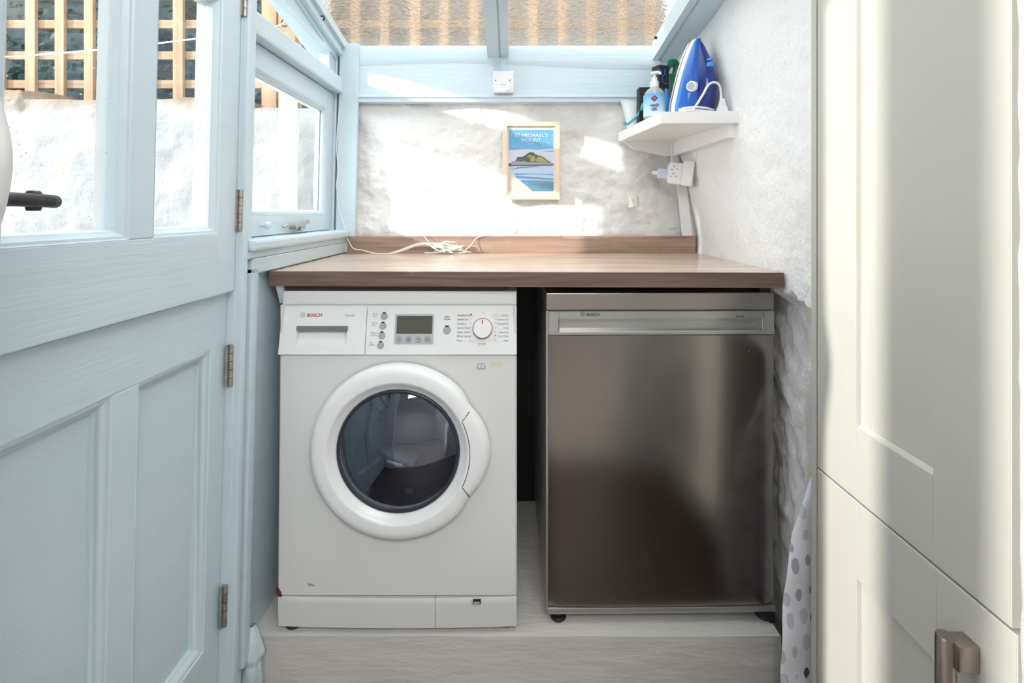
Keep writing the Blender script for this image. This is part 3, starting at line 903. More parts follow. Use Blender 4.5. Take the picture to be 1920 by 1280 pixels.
# control fascia (tilted back)
tilt = math.atan((1.300-1.274)/(.9405-.822))
PM = Matrix.Translation((0, 1.274, .822)) @ Matrix.Rotation(-tilt, 4, 'X')         # local: x, depth, height
PH = .1205
def pu(u): return (u-960)/950*1.286
def pv(v): return (665-v)/90.5*PH
DX = pu(686)
for nm, x0, x1 in (('control_fascia', DX+.0006, X1), ('detergent_drawer', X0-.001, DX-.0006)):
    if nm == 'control_fascia':
        fas = obj(nm, MB().box(x0, x1, 0, .02, 0, PH, bev=.0015), 'white', wm, mtx=PM)
    else:
        # drawer front with scooped recess
        b = MB()
        ax0, ax1, az0, az1 = pu(556.5), pu(650.5), pv(649), pv(613)
        f = lambda a, h, d: (a, d, h)
        b.loft([[f(x0, 0, .02), f(x1, 0, .02), f(x1, PH, .02), f(x0, PH, .02)], [f(x0, 0, .001), f(x1, 0, .001), f(x1, PH, .001), f(x0, PH, .001)],
                [f(x0+.001, .001, 0), f(x1-.001, .001, 0), f(x1-.001, PH-.001, 0), f(x0+.001, PH-.001, 0)],
                [f(ax0, az0, 0), f(ax1, az0, 0), f(ax1, az1, 0), f(ax0, az1, 0)],
                [f(ax0+.002, az0+.006, .008), f(ax1-.002, az0+.006, .008), f(ax1-.002, az1, .016), f(ax0+.002, az1, .016)]], cap=False)
        b.face([f(ax0+.002, az0+.006, .008), f(ax1-.002, az0+.006, .008), f(ax1-.002, az1, .016), f(ax0+.002, az1, .016)])
        dr = obj(nm, b, 'white', wm, smooth=True, angle=30, mtx=PM)
b = MB()
rings = []
for i in range(13):
    t = i/12; x = pu(556)+(pu(652)-pu(556))*t; s = .0015*(1-(2*t-1)**2)
    rings.append([(x, -.0035, pv(612)), (x, -.0035, pv(620.5)+s), (x, .004, pv(620.5)+s), (x, .004, pv(612))])
obj('drawer_grip', b.loft(rings), 'greyd', dr, mtx=PM)
def T(s, u, v, size, m, parent=fas, align='LEFT', width=None, bold=0):
    return text('lettering', s, size, PM @ Matrix.Translation((pu(u), -.0003, pv(v))) @ FACE, m, parent, align, width, bold)
T('BOSCH', 573, 594.5, .0115, 'red', dr, width=pu(601)-pu(573), bold=.0003)
T('Exxcel', 645, 594, .0075, 'inkl', dr, width=pu(661)-pu(645), bold=.0001)
def roundel(u, v, r, m, parent, mtx, scale=1):
    b = MB(); cxx, czz = u, v
    b.tube([(cxx+r*math.cos(a), -.0003, czz+r*math.sin(a)) for a in [2*PI*i/28 for i in range(29)]], r*.09, 6, cap=False)
    b.tube([(cxx-r*.35, -.0003, czz-r*.6), (cxx-r*.35, -.0003, czz+r*.6)], r*.1, 6); b.tube([(cxx+r*.35, -.0003, czz-r*.6), (cxx+r*.35, -.0003, czz+r*.6)], r*.1, 6)
    b.tube([(cxx-r*.35, -.0003, czz), (cxx+r*.35, -.0003, czz)], r*.1, 6)
    return obj('emblem', b, m, parent, mtx=mtx)
roundel(pu(565), pv(591), .0058, 'inkl', dr, PM)
def disc(name, u, v, r, m, parent=fas, h=.003, seg=28):
    return obj(name, MB().lathe((pu(u), 0, pv(v)), [(r*1.06, .0005), (r*1.04, -.0006), (r, -h*.8), (r*.92, -h), (.0001, -h)], axis=1, seg=seg), m, parent, smooth=True, mtx=PM)
for k, (u, v) in enumerate(((719, 593.5), (717.5, 611.5), (716.5, 629.5), (715, 647.5))):
    disc('button', u, v, .0083, 'grey')
    obj('indicator', B(pu(u-2.8), pu(u+2.8), -.0033, 0, pv(v-7.5+2.6), pv(v-7.5), bev=.0004), 'black', fas, mtx=PM)
disc('button', 838, 619.5, .0096, 'grey')
obj('indicator', B(pu(834.8), pu(841.2), -.0035, 0, pv(613.6), pv(610.8), bev=.0004), 'black', fas, mtx=PM)
b = MB().box(pu(740), pu(813), -.0018, .001, pv(645), pv(589.5), bev=.0008)
sur = obj('display_surround', b, 'panelgrey', fas, mtx=PM)
obj('display', B(pu(743.5), pu(810.5), -.0022, 0, pv(626.5), pv(593), bev=.0003), 'lcd', sur, mtx=PM)
for i, u in enumerate((749, 767, 785, 802.5)):
    disc('key', u, 636, .0080, 'grey', sur, h=.0042)
for s, u, m in (('°C', 745.5, 'ink'), ('@', 764, 'ink'), ('O', 800, 'ink')):
    text('lettering', s, .008, PM @ Matrix.Translation((pu(u), -.0045, pv(638.5))) @ FACE, m, sur)
obj('dot', MB().lathe((pu(785), 0, pv(636)), [(.0024, -.0041), (.0001, -.0046)], axis=1, seg=14), 'red', sur, mtx=PM)
# programme dial
dl = obj('dial', MB().lathe((pu(905), 0, pv(616.5)), [(.0262, .0), (.0262, -.002), (.0235, -.0022), (.0235, -.012), (.0222, -.0150), (.0001, -.0155)], axis=1, seg=56), 'white', fas, smooth=True, mtx=PM)
obj('pointer', B(pu(904.2), pu(905.8), -.0162, -.015, pv(608), pv(600), bev=.0001), 'red', dl, mtx=PM)
obj('dial_ring', MB().tube([(pu(905)+.0252*math.cos(a), -.0022, pv(616.5)+.0252*math.sin(a)) for a in [2*PI*i/56 for i in range(57)]], .0007, 6, cap=False), 'red', dl, mtx=PM)
left = [('Intensive Dry', 'red', 591), ('Gentle Dry', 'red', 599), ('Sensitive', 'inkl', 606.8), ('Sports Wash', 'inkl', 614.8), ('Super Quick', 'inkl', 622.6), ('Mixed Load', 'inkl', 630), ('Rinse', 'inkl', 638)]
right = [('Cottons', 591), ('Cottons Eco', 599), ('Delicate/Silk', 606.8), ('Wool', 614.8), ('Easy-Care', 622.6), ('Dark Wash', 630), ('Rinse', 638)]
for s, m, v in left: T(s, 857, v+2, .0062, m, bold=.00012)
for s, v in right: T(s, 953.5, v+2, .0058, 'inkl', align='RIGHT', bold=.00008)
b = MB()
for i in range(7):
    v = 594.6+i*7.7
    d = math.sqrt(max(0, 24**2-(v-616.5)**2))
    b.box(pu(856), pu(905-max(d, 8)-4), -.0002, .001, pv(v), pv(v-.4)); b.box(pu(905+max(d, 8)+4), pu(954), -.0002, .001, pv(v), pv(v-.4))
obj('printed_lines', b, 'inkll', fas, mtx=PM)['kind'] = 'stuff'
obj('dot', MB().lathe((pu(883), 0, pv(590.5)), [(.0024, .0), (.0023, -.0004), (.0001, -.0005)], axis=1, seg=14), 'red', fas, mtx=PM)
b = MB()
for u, v in ((882, 599), (882, 606.5), (882, 614.5), (882, 622.5), (929, 599), (929, 606.5), (929, 614.5), (929, 622.5), (929, 638), (926, 590.5), (932, 590.5), (882, 638)):
    b.tube([(pu(u)+.0022*math.cos(a), -.0002, pv(v)+.0022*math.sin(a)) for a in [2*PI*i/10 for i in range(11)]], .0003, 4, cap=False)
for u, v in ((881.5, 631), (929, 629)):
    b.lathe((pu(u), 0, pv(v)), [(.0022, .0), (.0020, -.0004), (.0001, -.0005)], axis=1, seg=6)
obj('printed_symbols', b, 'inkl', fas, mtx=PM)['kind'] = 'stuff'
T('OK', 905, 588.5, .004, 'inkll', align='CENTER'); T('Spin @', 904, 646, .0062, 'inkl', align='CENTER')
T('Start\nPause', 838, 596, .0068, 'ink', align='CENTER', bold=.0001)
T('Rinse\nPlus', 697, 591, .0062, 'inkl'); T('Wash\nPlus', 697, 608, .0062, 'inkl'); T('Reduced\nIroning', 695, 626, .0062, 'inkl'); T('Pre\nwash', 694, 644, .0062, 'inkl')
# manual symbol, old label, rust chip, scuff
def onbody(u, v): 
    return (u-960)/950*1.280, 1.18-(v-398)/950*1.280
b = MB()
bx, bz = onbody(902, 686)
for s in (-1, 1):
    b.box(bx+s*.0008, bx+s*.0085, BY-.0008, BY, bz+.0062, bz+.0054); b.box(bx+s*.0008, bx+s*.0085, BY-.0008, BY, bz-.0062, bz-.0054)
    b.box(bx+s*.0085, bx+s*.0078, BY-.0008, BY, bz-.006, bz+.006); b.box(bx+s*.0108, bx+s*.0098, BY-.0008, BY, bz-.0085, bz+.002); b.box(bx+s*.0108, bx, BY-.0008, BY, bz-.0085, bz-.0076)
b.box(bx-.0005, bx+.0005, BY-.0008, BY, bz-.006, bz+.006)
obj('manual_symbol', b, 'ink', wm)
bx, bz = onbody(931, 683)
obj('old_label', B(bx-.0155, bx+.0155, BY-.0008, BY, bz-.0065, bz+.0065), 'cream', wm)
bx, bz = onbody(586, 1090)
obj('scuff', MB().prism([(bx-.009, bz+.004), (bx+.001, bz+.003), (bx+.011, bz-.001), (bx+.006, bz-.004), (bx-.006, bz-.003)], 1, 1.2690, 1.272), 'scuff', wm)
bx, bz = onbody(526, 1106)
obj('rust_chip', MB().prism([(bx-.007, bz+.013), (bx+.001, bz+.012), (bx+.007, bz+.003), (bx+.008, bz-.008), (bx-.001, bz-.007), (bx-.007, bz+.001)], 1, 1.268, 1.274), 'rust', wm)

# porthole door
DC = (CX, 0, CZ)
def Rout(a):
    d = abs((a+PI) % (2*PI) - PI); dd = math.degrees(d)
    return .2175*(1 - .035*math.exp(-((dd-32)/8)**2) + .055*math.exp(-(dd/19)**2))
Yd = 1.272
prof = [(0, .0), (.0, -.012), (.003, -.021), (.010, -.027), (.020, -.029)]
N = 128
rings = []
for ins, dy in prof:
    rings.append([(CX+(Rout(a)-ins)*math.cos(a), Yd+dy, CZ+(Rout(a)-ins)*math.sin(a)) for a in [2*PI*i/N for i in range(N)]])
for r, dy in ((.178, -.0295), (.174, -.029), (.170, -.024), (.157, -.014), (.1535, -.012), (.1525, .0)):
    rings.append([(CX+r*math.cos(a), Yd+dy, CZ+r*math.sin(a)) for a in [2*PI*i/N for i in range(N)]])
pd = obj('porthole_door', MB().loft(rings, cap=False), 'door_w', wm, smooth=True, angle=60)
gp = []
for r, dy in ((.153, -.0125), (.1515, -.0155), (.148, -.016), (.1445, -.014)):
    gp.append([(CX+r*math.cos(a), Yd+dy, CZ+r*math.sin(a)) for a in [2*PI*i/N for i in range(N)]])
obj('door_rim', MB().loft(gp, cap=False), 'gasket', pd, smooth=True, angle=60)
gl = []
for i in range(13):
    r = .1445*(1-i/12)+.0002
    gl.append([(CX+r*math.cos(a), Yd-.014-.036*(1-(r/.1445)**2), CZ+r*math.sin(a)) for a in [2*PI*k/72 for k in range(72)]])
obj('door_glass', MB().loft(gl, cap=False), 'porthole', pd, smooth=True, angle=90)
bowl = []
for r, y in ((.143, 1.262), (.138, 1.275), (.128, 1.31), (.118, 1.35), (.108, 1.372), (.09, 1.385), (.06, 1.392), (.0005, 1.396)):
    bowl.append([(CX+r*math.cos(a), y, CZ+r*math.sin(a)) for a in [2*PI*k/64 for k in range(64)]])
M['bowl'] = glass_mat('bowl_glass', (.80, .84, .88), .16, .02)
obj('glass_bowl', MB().loft(bowl, cap=False), 'bowl', pd, smooth=True, angle=90)
# handle seam on the right of the door
b = MB()
arc = [(CX+.180*math.cos(a), Yd-.0297, CZ-.001+.180*math.sin(a)) for a in [math.radians(-35+70*i/24) for i in range(25)]]
a0 = math.radians(30); e1 = (CX+Rout(a0)*math.cos(a0)-.004, Yd-.0275, CZ+Rout(a0)*math.sin(a0)-.001); e0 = (CX+Rout(a0)*math.cos(a0)-.004, Yd-.0275, CZ-Rout(a0)*math.sin(a0)+.001)
arc = [(CX+.180*math.cos(a), Yd-.0292, CZ+.180*math.sin(a)) for a in [math.radians(-26.5+53*i/24) for i in range(25)]]
b.tube([e0]+arc+[e1], .0011, 6)
obj('handle_seam', b, 'gasket', pd)
# drum
b = MB()
b.lathe((CX, 0, CZ), [(.163, 1.29), (.152, 1.31), (.150, 1.335), (.158, 1.345)], axis=1, seg=64, cap=False)
obj('seal', b, 'rubber', wm, smooth=True)
b = MB().lathe((CX, 0, CZ), [(.155, 1.345), (.235, 1.36), (.24, 1.40), (.24, 1.66), (.20, 1.69), (.0005, 1.695)], axis=1, seg=64, cap=False)
dm = obj('drum', b, 'drum', wm, smooth=True)
for k in range(3):
    a = k*2*PI/3+.5
    c, s = math.cos(a), math.sin(a)
    b = MB(); rr = []
    for y, hgt in ((1.38, .01), (1.42, .06), (1.62, .06), (1.66, .01)):
        r = []
        for q, e in ((-.035, 0), (-.012, 1), (.012, 1), (.035, 0)):
            rad = .238-hgt*e
            r.append((CX+rad*c-q*s, y, CZ+rad*s+q*c))
        rr.append(r)
    obj('paddle', b.loft(rr), 'drum', dm, smooth=True)

# ================================================================== FRIDGE
fr = thing('fridge', 'brushed stainless steel undercounter fridge with a recessed top handle', 'fridge', (.385, 1.6, .125))
FM = Matrix.Translation((.385, 1.30, 0)) @ Matrix.Rotation(math.radians(.7), 4, 'Z') @ Matrix.Translation((-.385, -1.30, 0))
FY = 1.302
fx0, fx1 = .0905, .6790
fu = lambda u: (u-960)/950*FY
fv = lambda v: 1.18-(v-398)/950*FY
obj('lid', B(fx0-.003, fx1-.004, FY-.001, 1.86, fv(581), fv(548.5), bev=.003), 'steel_lid', fr, mtx=FM)
obj('cabinet_body', B(fx0-.002, fx1-.004, FY+.05, 1.86, .15, fv(580)), 'alu', fr, mtx=FM)
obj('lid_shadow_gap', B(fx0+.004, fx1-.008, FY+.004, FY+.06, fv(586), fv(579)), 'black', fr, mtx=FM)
# handle strip with scooped recess
b = MB()
f = lambda a, h, d: (a, FY+d, h)
def rect4(x0, x1, z0, z1, d): return [f(x0, z0, d), f(x1, z0, d), f(x1, z1, d), f(x0, z1, d)]
hz0, hz1 = fv(627), fv(582.5)
rx0, rx1, rz0, rz1 = fu(1049), fu(1431), fv(620), fv(597)
b.loft([rect4(fx0+.002, fx1-.002, hz0, hz1, .05), rect4(fx0+.002, fx1-.002, hz0, hz1, .002), rect4(fx0+.004, fx1-.004, hz0, hz1-.002, 0), rect4(rx0-.003, rx1+.003, rz0-.003, rz1+.0, 0),
        rect4(rx0, rx1, rz0, rz1, .002), rect4(rx0+.002, rx1-.006, rz0+.003, rz1+.002, .022)], cap=False)
b.face(rect4(rx0+.002, rx1-.006, rz0+.003, rz1+.002, .022)[::-1])
hs = obj('handle_strip', b, 'alu', fr, smooth=True, angle=20, mtx=FM)
obj('end_joint', B(fu(1047.5), fu(1048.2), FY-.0004, FY+.001, hz0+.006, hz1-.001), 'greyd', hs, mtx=FM)
obj('end_joint', B(fu(1432), fu(1432.7), FY-.0004, FY+.001, hz0+.006, hz1-.001), 'greyd', hs, mtx=FM)
text('lettering', 'BOSCH', .0105, FM @ front(fu(1099), FY-.0004, fv(592)), 'ink', hs, width=fu(1125)-fu(1100), bold=.0003)
text('lettering', 'Exxcel', .007, FM @ front(fu(1381), FY-.0004, fv(594.5)), 'ink', hs, width=fu(1395)-fu(1381), bold=.0002)
roundel(fu(1092), fv(588.5), .0056, 'ink', hs, FM @ Matrix.Translation((0, FY, 0)))
# door: very slightly bowed steel sheet
def fdoor():
    b = MB(); rings = []
    N = 24
    for z, dy in ((.168, .004), (.1705, .0005), (.1725, 0), (hz0-.002, 0), (hz0-.0012, .0015)):
        r = []
        for i in range(N+1):
            t = i/N; x = fx0+.003+(fx1-fx0-.006)*t
            bow = .004*((2*t-1)**2)
            if i in (0, N): bow += .004
            r.append((x, FY-.003+dy+bow, z))
        r += [(fx1-.002, FY+.05, z), (fx0+.002, FY+.05, z)]
        rings.append(r)
    return b.loft(rings)
fd = obj('door', fdoor(), 'steel', fr, smooth=True, angle=30, mtx=FM)
obj('bottom_trim', B(fx0, fx1, FY-.002, FY+.05, .151, .167, bev=.003), 'alu', fr, mtx=FM)
obj('edge_trim', B(fx0-.003, fx0+.002, FY+.002, FY+.05, .155, hz1), 'alu', fr, mtx=FM)
for x, y in ((fx0+.03, FY+.02), (fx1-.02, FY+.025), (fx0+.03, 1.82), (fx1-.03, 1.82)):
    obj('foot', MB().lathe((x, y, .125), [(.019, 0), (.021, .004), (.018, .01), (.012, .012), (.012, .03)], seg=20), 'black', fr, smooth=True)
obj('hinge_bracket', MB().prism([(fx1-.055, .151), (fx1-.005, .151), (fx1-.002, .128), (fx1-.018, .128), (fx1-.028, .142)], 1, FY-.002, FY+.02), 'black', fr)
obj('dent', MB().lathe((fu(1403), FY-.0022, fv(658)), [(.0022, 0), (.001, -.0006), (.0001, -.0008)], axis=1, seg=12), 'greyd', fd, mtx=None)
obj('dent', MB().lathe((fu(1185), FY-.0024, fv(958)), [(.0013, 0), (.0008, -.0006), (.0001, -.0008)], axis=1, seg=12), 'black', fd, mtx=None)

# ================================================================== TALL CABINET
cb = thing('tall_cabinet', 'tall cream shaker cabinet at the right edge with two doors', 'cabinet', (.85, .87, .01))
cx = .65
obj('end_panel', B(.6505, 1.0, 1.083, 1.101, .01, 2.09), 'cab', cb)
obj('carcass', B(.676, 1.0, .67, 1.080, .10, 2.09), 'cabin', cb)
obj('plinth', B(.70, 1.0, .66, 1.10, .01, .10), 'cab', cb)
def shaker(y0, y1, z0, z1, st, rt, rb):
    d = obj('door', MB().rect_ring(lambda a, h, dd: (cx+dd, a, h), y0, y1, z0, z1, [(0, .022), (0, .0015), (.0015, 0), (.03, 0)]), 'cab', cb)
    # stiles and rails are separate boards meeting in hairline joints
    b = MB()
    for q in ((y0+.001, y0+st, z0+.001, z1-.001), (y1-st, y1-.001, z0+.001, z1-.001)):
        obj('stile', B(cx-.0003, cx+.022, q[0], q[1], q[2], q[3], bev=.0007), 'cab', d)
    for q in ((y0+st+.0003, y1-st-.0003, z0+.001, z0+rb), (y0+st+.0003, y1-st-.0003, z1-rt, z1-.001)):
        b2 = MB()
        b2.box(cx-.0003, cx+.022, q[0], q[1], q[2], q[3], bev=.0007)
        if q[2] < z0+.01: b2.prism([(cx+.0007, q[3]-.0006), (cx+.0085, q[3]-.0006), (cx+.0085, q[3]+.006)], 1, q[0], q[1])
        obj('rail', b2, 'cab', d)
    obj('panel', B(cx+.009, cx+.018, y0+st-.004, y1-st+.004, z0+rb-.004, z1-rt+.004), 'cab', d)
    return d
shaker(.660, 1.0785, .6385, 2.08, .122, .13, .136)
ld = shaker(.652, 1.0785, .105, .6345, .124, .144, .136)
# bow handle on the lower door
b = MB()
hy, htop = .722, .578
b.lathe((cx-.032, hy, 0), [(.0115, .28), (.0125, .285), (.0125, htop-.003), (.011, htop)], seg=28)
hd = obj('handle', b, 'nickel', ld, smooth=True)
obj('handle_mount', MB().box(cx-.030, cx-.0005, hy-.020, hy+.008, htop-.038, htop-.0005, bev=.003), 'nickel', hd, smooth=True)
obj('handle_mount', MB().box(cx-.030, cx-.0005, hy-.020, hy+.008, .29, .325, bev=.003), 'nickel', hd, smooth=True)

# ironing board standing on its end beside the cabinet
ib = thing('ironing_board', 'ironing board with grey-spotted white cover upright beside the cream cabinet', 'ironing board', (.77, 1.15, .01))
def ibw(z):
    t = (z-.01)/.64
    return .150*(1-max(0, t)**3.2)**.62 if t < 1 else 0
rings = []
for i in range(40):
    z = .03+.619*i/39
    w_ = max(ibw(z), .002)
    c = Vector((.770, 1.168, z))
    ring = []
    for a in [2*PI*k/20 for k in range(20)]:
        ring.append((c.x+w_*(1 if math.cos(a) > 0 else -1)*abs(math.cos(a))**.4, c.y+.011*math.sin(a)+.003*math.sin(z*40)*math.cos(a), z))
    rings.append(ring)
obj('padded_cover', MB().loft(rings), 'spots', ib, smooth=True)
obj('frame_leg', MB().tube([(.70, 1.18, .30), (.70, 1.185, .011)], .008, 10), 'pwhite', ib, smooth=True)
obj('frame_leg', MB().tube([(.84, 1.18, .30), (.84, 1.185, .011)], .008, 10), 'pwhite', ib, smooth=True)

# ================================================================== PICTURE
PY = 1.846
pic = thing('framed_poster', 'small pale wood frame with a blue seaside poster on the white stone wall', 'picture', (.07, PY, 1.23))
PW, PHH, PX0, PZ0 = .2085, .284, -.0345, 1.2265
pf = lambda a, h, d: (PX0+a, PY+d, PZ0+h)
b = MB().rect_ring(pf, 0, PW, 0, PHH, [(0, .020), (0, .001), (.001, 0), (.0155, 0), (.0165, .001), (.0165, .010)])
obj('frame', b, 'frame', pic)
obj('backing', B(PX0+.004, PX0+PW-.004, PY+.011, PY+.019, PZ0+.004, PZ0+PHH-.004), 'paper', pic)
pc = lambda X, Y: ((X-265)/690*PW+PX0, (1105-Y)/930*PHH+PZ0)
names = ['p_sky', 'p_cloud', 'p_sea', 'p_seal', 'p_sead', 'p_sand', 'p_hill', 'p_grass', 'p_wall', 'p_dark', 'paper']
pm = MB(); lay = [0]
def flat(pts, m):
    lay[0] += 1
    y = PY+.0109-.00008*lay[0]
    fpts = [pc(*p) for p in pts]
    pm.face([(x, y, z) for x, z in fpts], names.index(m))
    return y
flat([(340, 268), (884, 268), (884, 1005), (335, 1005)], 'p_sky')
flat([(340, 512), (450, 505), (560, 500), (700, 506), (800, 495), (884, 488), (884, 700), (338, 700)], 'p_cloud')
flat([(740, 524), (884, 516), (884, 532), (790, 530)], 'p_sky')
flat([(336, 695), (884, 695), (884, 1005), (336, 1005)], 'p_seal')
flat([(400, 790), (884, 796), (884, 812), (640, 800), (430, 812)], 'p_sea')
flat([(420, 815), (560, 828), (884, 850), (884, 870), (560, 852), (440, 850)], 'p_sea')
flat([(460, 870), (884, 880), (884, 1005), (630, 1005)], 'p_sea')
flat([(560, 920), (884, 905), (884, 1005), (630, 1005)], 'p_sead')
flat([(335, 770), (360, 752), (420, 830), (520, 915), (630, 1005), (335, 1005)], 'p_sand')
flat([(400, 662), (425, 628), (448, 590), (485, 592), (520, 585), (560, 556), (590, 545), (650, 556), (700, 575), (760, 592), (800, 625), (855, 660)], 'p_hill')
flat([(600, 640), (605, 590), (650, 575), (665, 625), (640, 650)], 'p_grass')
flat([(660, 640), (690, 590), (740, 592), (790, 630), (830, 655), (700, 655)], 'p_grass')
flat([(560, 590), (600, 560), (620, 580), (585, 600)], 'p_grass')
flat([(575, 556), (580, 540), (600, 540), (610, 528), (618, 540), (645, 540), (655, 556)], 'p_dark')
flat([(372, 665), (372, 642), (460, 642), (480, 655), (520, 640), (560, 655), (884, 662), (884, 686), (372, 690)], 'p_wall')
flat([(338, 690), (660, 684), (884, 683), (884, 696), (660, 700), (338, 702)], 'p_dark')
flat([(338, 668), (372, 666), (372, 690), (338, 690)], 'p_hill')
flat([(350, 748), (440, 722), (600, 708), (700, 702), (700, 706), (600, 714), (440, 730)], 'p_dark')
for (x, y) in ((410, 458), (765, 462), (818, 420)):
    yy = flat([(x-20, y-4), (x, y+4), (x+18, y-2), (x, y+9)], 'paper')
art = obj('print', pm, [M[n] for n in names], pic)
ty = yy-.0004
for s, X0_, X1_, Yb, sz in (('ST MICHAEL\'S', 412, 808, 350, .0165), ('MOUNT', 492, 728, 410, .0165), ('CORNWALL', 558, 662, 440, .0042)):
    x0_, z_ = pc(X0_, Yb); x1_, _ = pc(X1_, Yb)
    text('lettering', s, sz, front(x0_, ty, z_), 'paper', pic, width=x1_-x0_)
M['picglass'] = glass_mat('picture_glass', (1, 1, 1), .05, .03)
obj('picture_glass', B(PX0+.016, PX0+PW-.016, PY+.0048, PY+.0055, PZ0+.016, PZ0+PHH-.016), 'picglass', pic)

# ================================================================== SWITCH BOX AND CONDUITS
sw = thing('ceiling_switch', 'square white cover plate with two screws below the rafter', 'switch', (-.025, 1.84, 1.62))
sx0, sx1, sz0, sz1 = -.0675, .0065, 1.613, 1.69
obj('back_box', B(sx0+.002, sx1-.002, 1.835, 1.858, sz0+.002, sz1-.002, bev=.003), 'pwhite', sw)
obj('cover_plate', B(sx0, sx1, 1.829, 1.837, sz0, sz1, bev=.003, seg=3), 'pwhite', sw, smooth=True)
for x in (-.0595, -.0075): obj('screw', MB().cyl((x, 1.827, 1.656), (x, 1.830, 1.656), .0022, seg=12), 'black', sw)
obj('rocker', B(-.040, -.022, 1.8275, 1.830, 1.640, 1.644, bev=.0005), 'pgrey', sw)
obj('cord_grip', MB().lathe((-.014, 1.826, 1.618), [(.001, 0), (.007, .002), (.006, .012), (.002, .022), (.001, .028)], seg=16), 'pwhite', sw, smooth=True)
tag(obj('conduit', B(-.042, -.022, 1.843, 1.857, 1.688, 1.738, bev=.002), 'blue_band'), 'short pale blue cable conduit between rafter and white switch plate', 'conduit')

# ================================================================== CORNER SHELF
sh = thing('corner_shelf', 'white corner shelf fixed high on the right of the back wall', 'shelf', (.52, 1.7, 1.44))
b = MB().prism([(.392, 1.872), (.437, 1.485), (.664, 1.472), (.672, 1.60), (.63, 1.88)], 2, 1.440, 1.475, bev=.001)
obj('board', b, 'shelfw', sh)
obj('wall_batten', MB().prism([(.41, 1.440), (.62, 1.440), (.61, 1.390), (.56, 1.385), (.45, 1.41)], 1, 1.852, 1.87), 'shelfw', sh)
bb = MB(); bb.loft([[(.655-.02, 1.49, 1.44), (.66, 1.49, 1.44), (.66, 1.49, 1.400), (.635, 1.49, 1.400)], [(.585, 1.86, 1.44), (.62, 1.86, 1.44), (.62, 1.86, 1.385), (.585, 1.86, 1.385)]])
obj('wall_batten', bb, 'shelfw', sh)

# conduit, adaptor, plug
cd = thing('wall_conduit', 'white cable conduit running down the back right corner', 'conduit', (.64, 1.86, 1.1))
obj('lower_channel', MB().prism([(.622, 1.095), (.655, 1.095), (.635, 1.29), (.604, 1.29)], 1, 1.842, 1.860), 'pwhite', cd)
obj('upper_channel', MB().prism([(.585, 1.30), (.608, 1.30), (.602, 1.44), (.580, 1.44)], 1, 1.842, 1.860), 'pwhite', cd)
so = thing('socket_adaptor', 'white multi-way socket adaptor under the corner shelf', 'socket', (.60, 1.82, 1.28))
AM = Matrix.Translation((.592, 1.80, 1.318)) @ Matrix.Rotation(math.radians(-28), 4, 'Z') @ Matrix.Rotation(math.radians(8), 4, 'Y')
obj('socket_box', MB().box(.018, .055, -.04, .03, -.042, .045, bev=.004), 'pwhite', so, mtx=AM, smooth=True)
ad = obj('adaptor_body', MB().box(-.030, .018, -.034, .024, -.040, .036, bev=.005, seg=3), 'pwhite', so, mtx=AM, smooth=True)
b = MB()
for (z) in (-.012, .016):
    for yy_, zz_ in ((-.008, .006), (-.014, -.004), (-.002, -.004)): pass
for (xx, zz) in ((-.012, .022), (-.002, .014), (-.018, .010), (-.012, -.004), (-.002, -.012), (-.018, -.014)):
    b.box(xx-.0022, xx+.0022, -.0348, -.033, zz-.0014, zz+.0014)
obj('pin_holes', b, 'ink', ad, mtx=AM)
pg = thing('plug', 'bluish-white plug with cable in the side of the socket adaptor', 'plug', (.52, 1.80, 1.30))
obj('plug_body', MB().box(-.070, -.030, -.022, .012, -.026, .012, bev=.006, seg=3), 'pgrey', pg, mtx=AM, smooth=True)
obj('plug_face', MB().box(-.036, -.029, -.030, .020, -.028, .028, bev=.003), 'pgrey', pg, mtx=AM, smooth=True)
obj('strain_relief', MB().cyl((-.092, -.004, -.006), (-.070, -.004, -.006), .006, .009, seg=14), 'pwhite', pg, mtx=AM, smooth=True)
A = AM @ Vector((-.092, -.004, -.006))
obj('cable', MB().tube(smooth_path([A, A+Vector((-.02, .006, -.002)), A+Vector((-.045, .015, -.02)), A+Vector((-.062, .02, -.045))], 6), .0012, 8), 'cable', pg, smooth=True)
def tagmesh():
    b = MB()
    base = Vector((.425, 1.828, 1.215))
    def f(u, v):
        a = -0.9+1.5*v
        return (base.x + .022*(u-.5)*1.6 + .028*math.cos(a)*.5 - .006*v*0, base.y - .014*math.sin(u*PI)*.8, base.z + .03*math.sin(-a) + .004*(u-.5))
    b.grid(f, 10, 12)
    return b
tg = thing('cable_tag', 'small curved white plastic tab hanging from the plug cable', 'tag', (.43, 1.83, 1.2))
o = obj('tab', tagmesh(), 'cable', tg, smooth=True)
md = o.modifiers.new('thick', 'SOLIDIFY'); md.thickness = .002
b = MB()
for i in range(5): b.box(.428+.0015*i, .436+.0015*i, 1.8140, 1.8155, 1.229-.007*i, 1.230-.007*i)
obj('printed_lines', b, 'inkl', tg)

# ================================================================== THINGS ON THE SHELF
SZ = 1.475
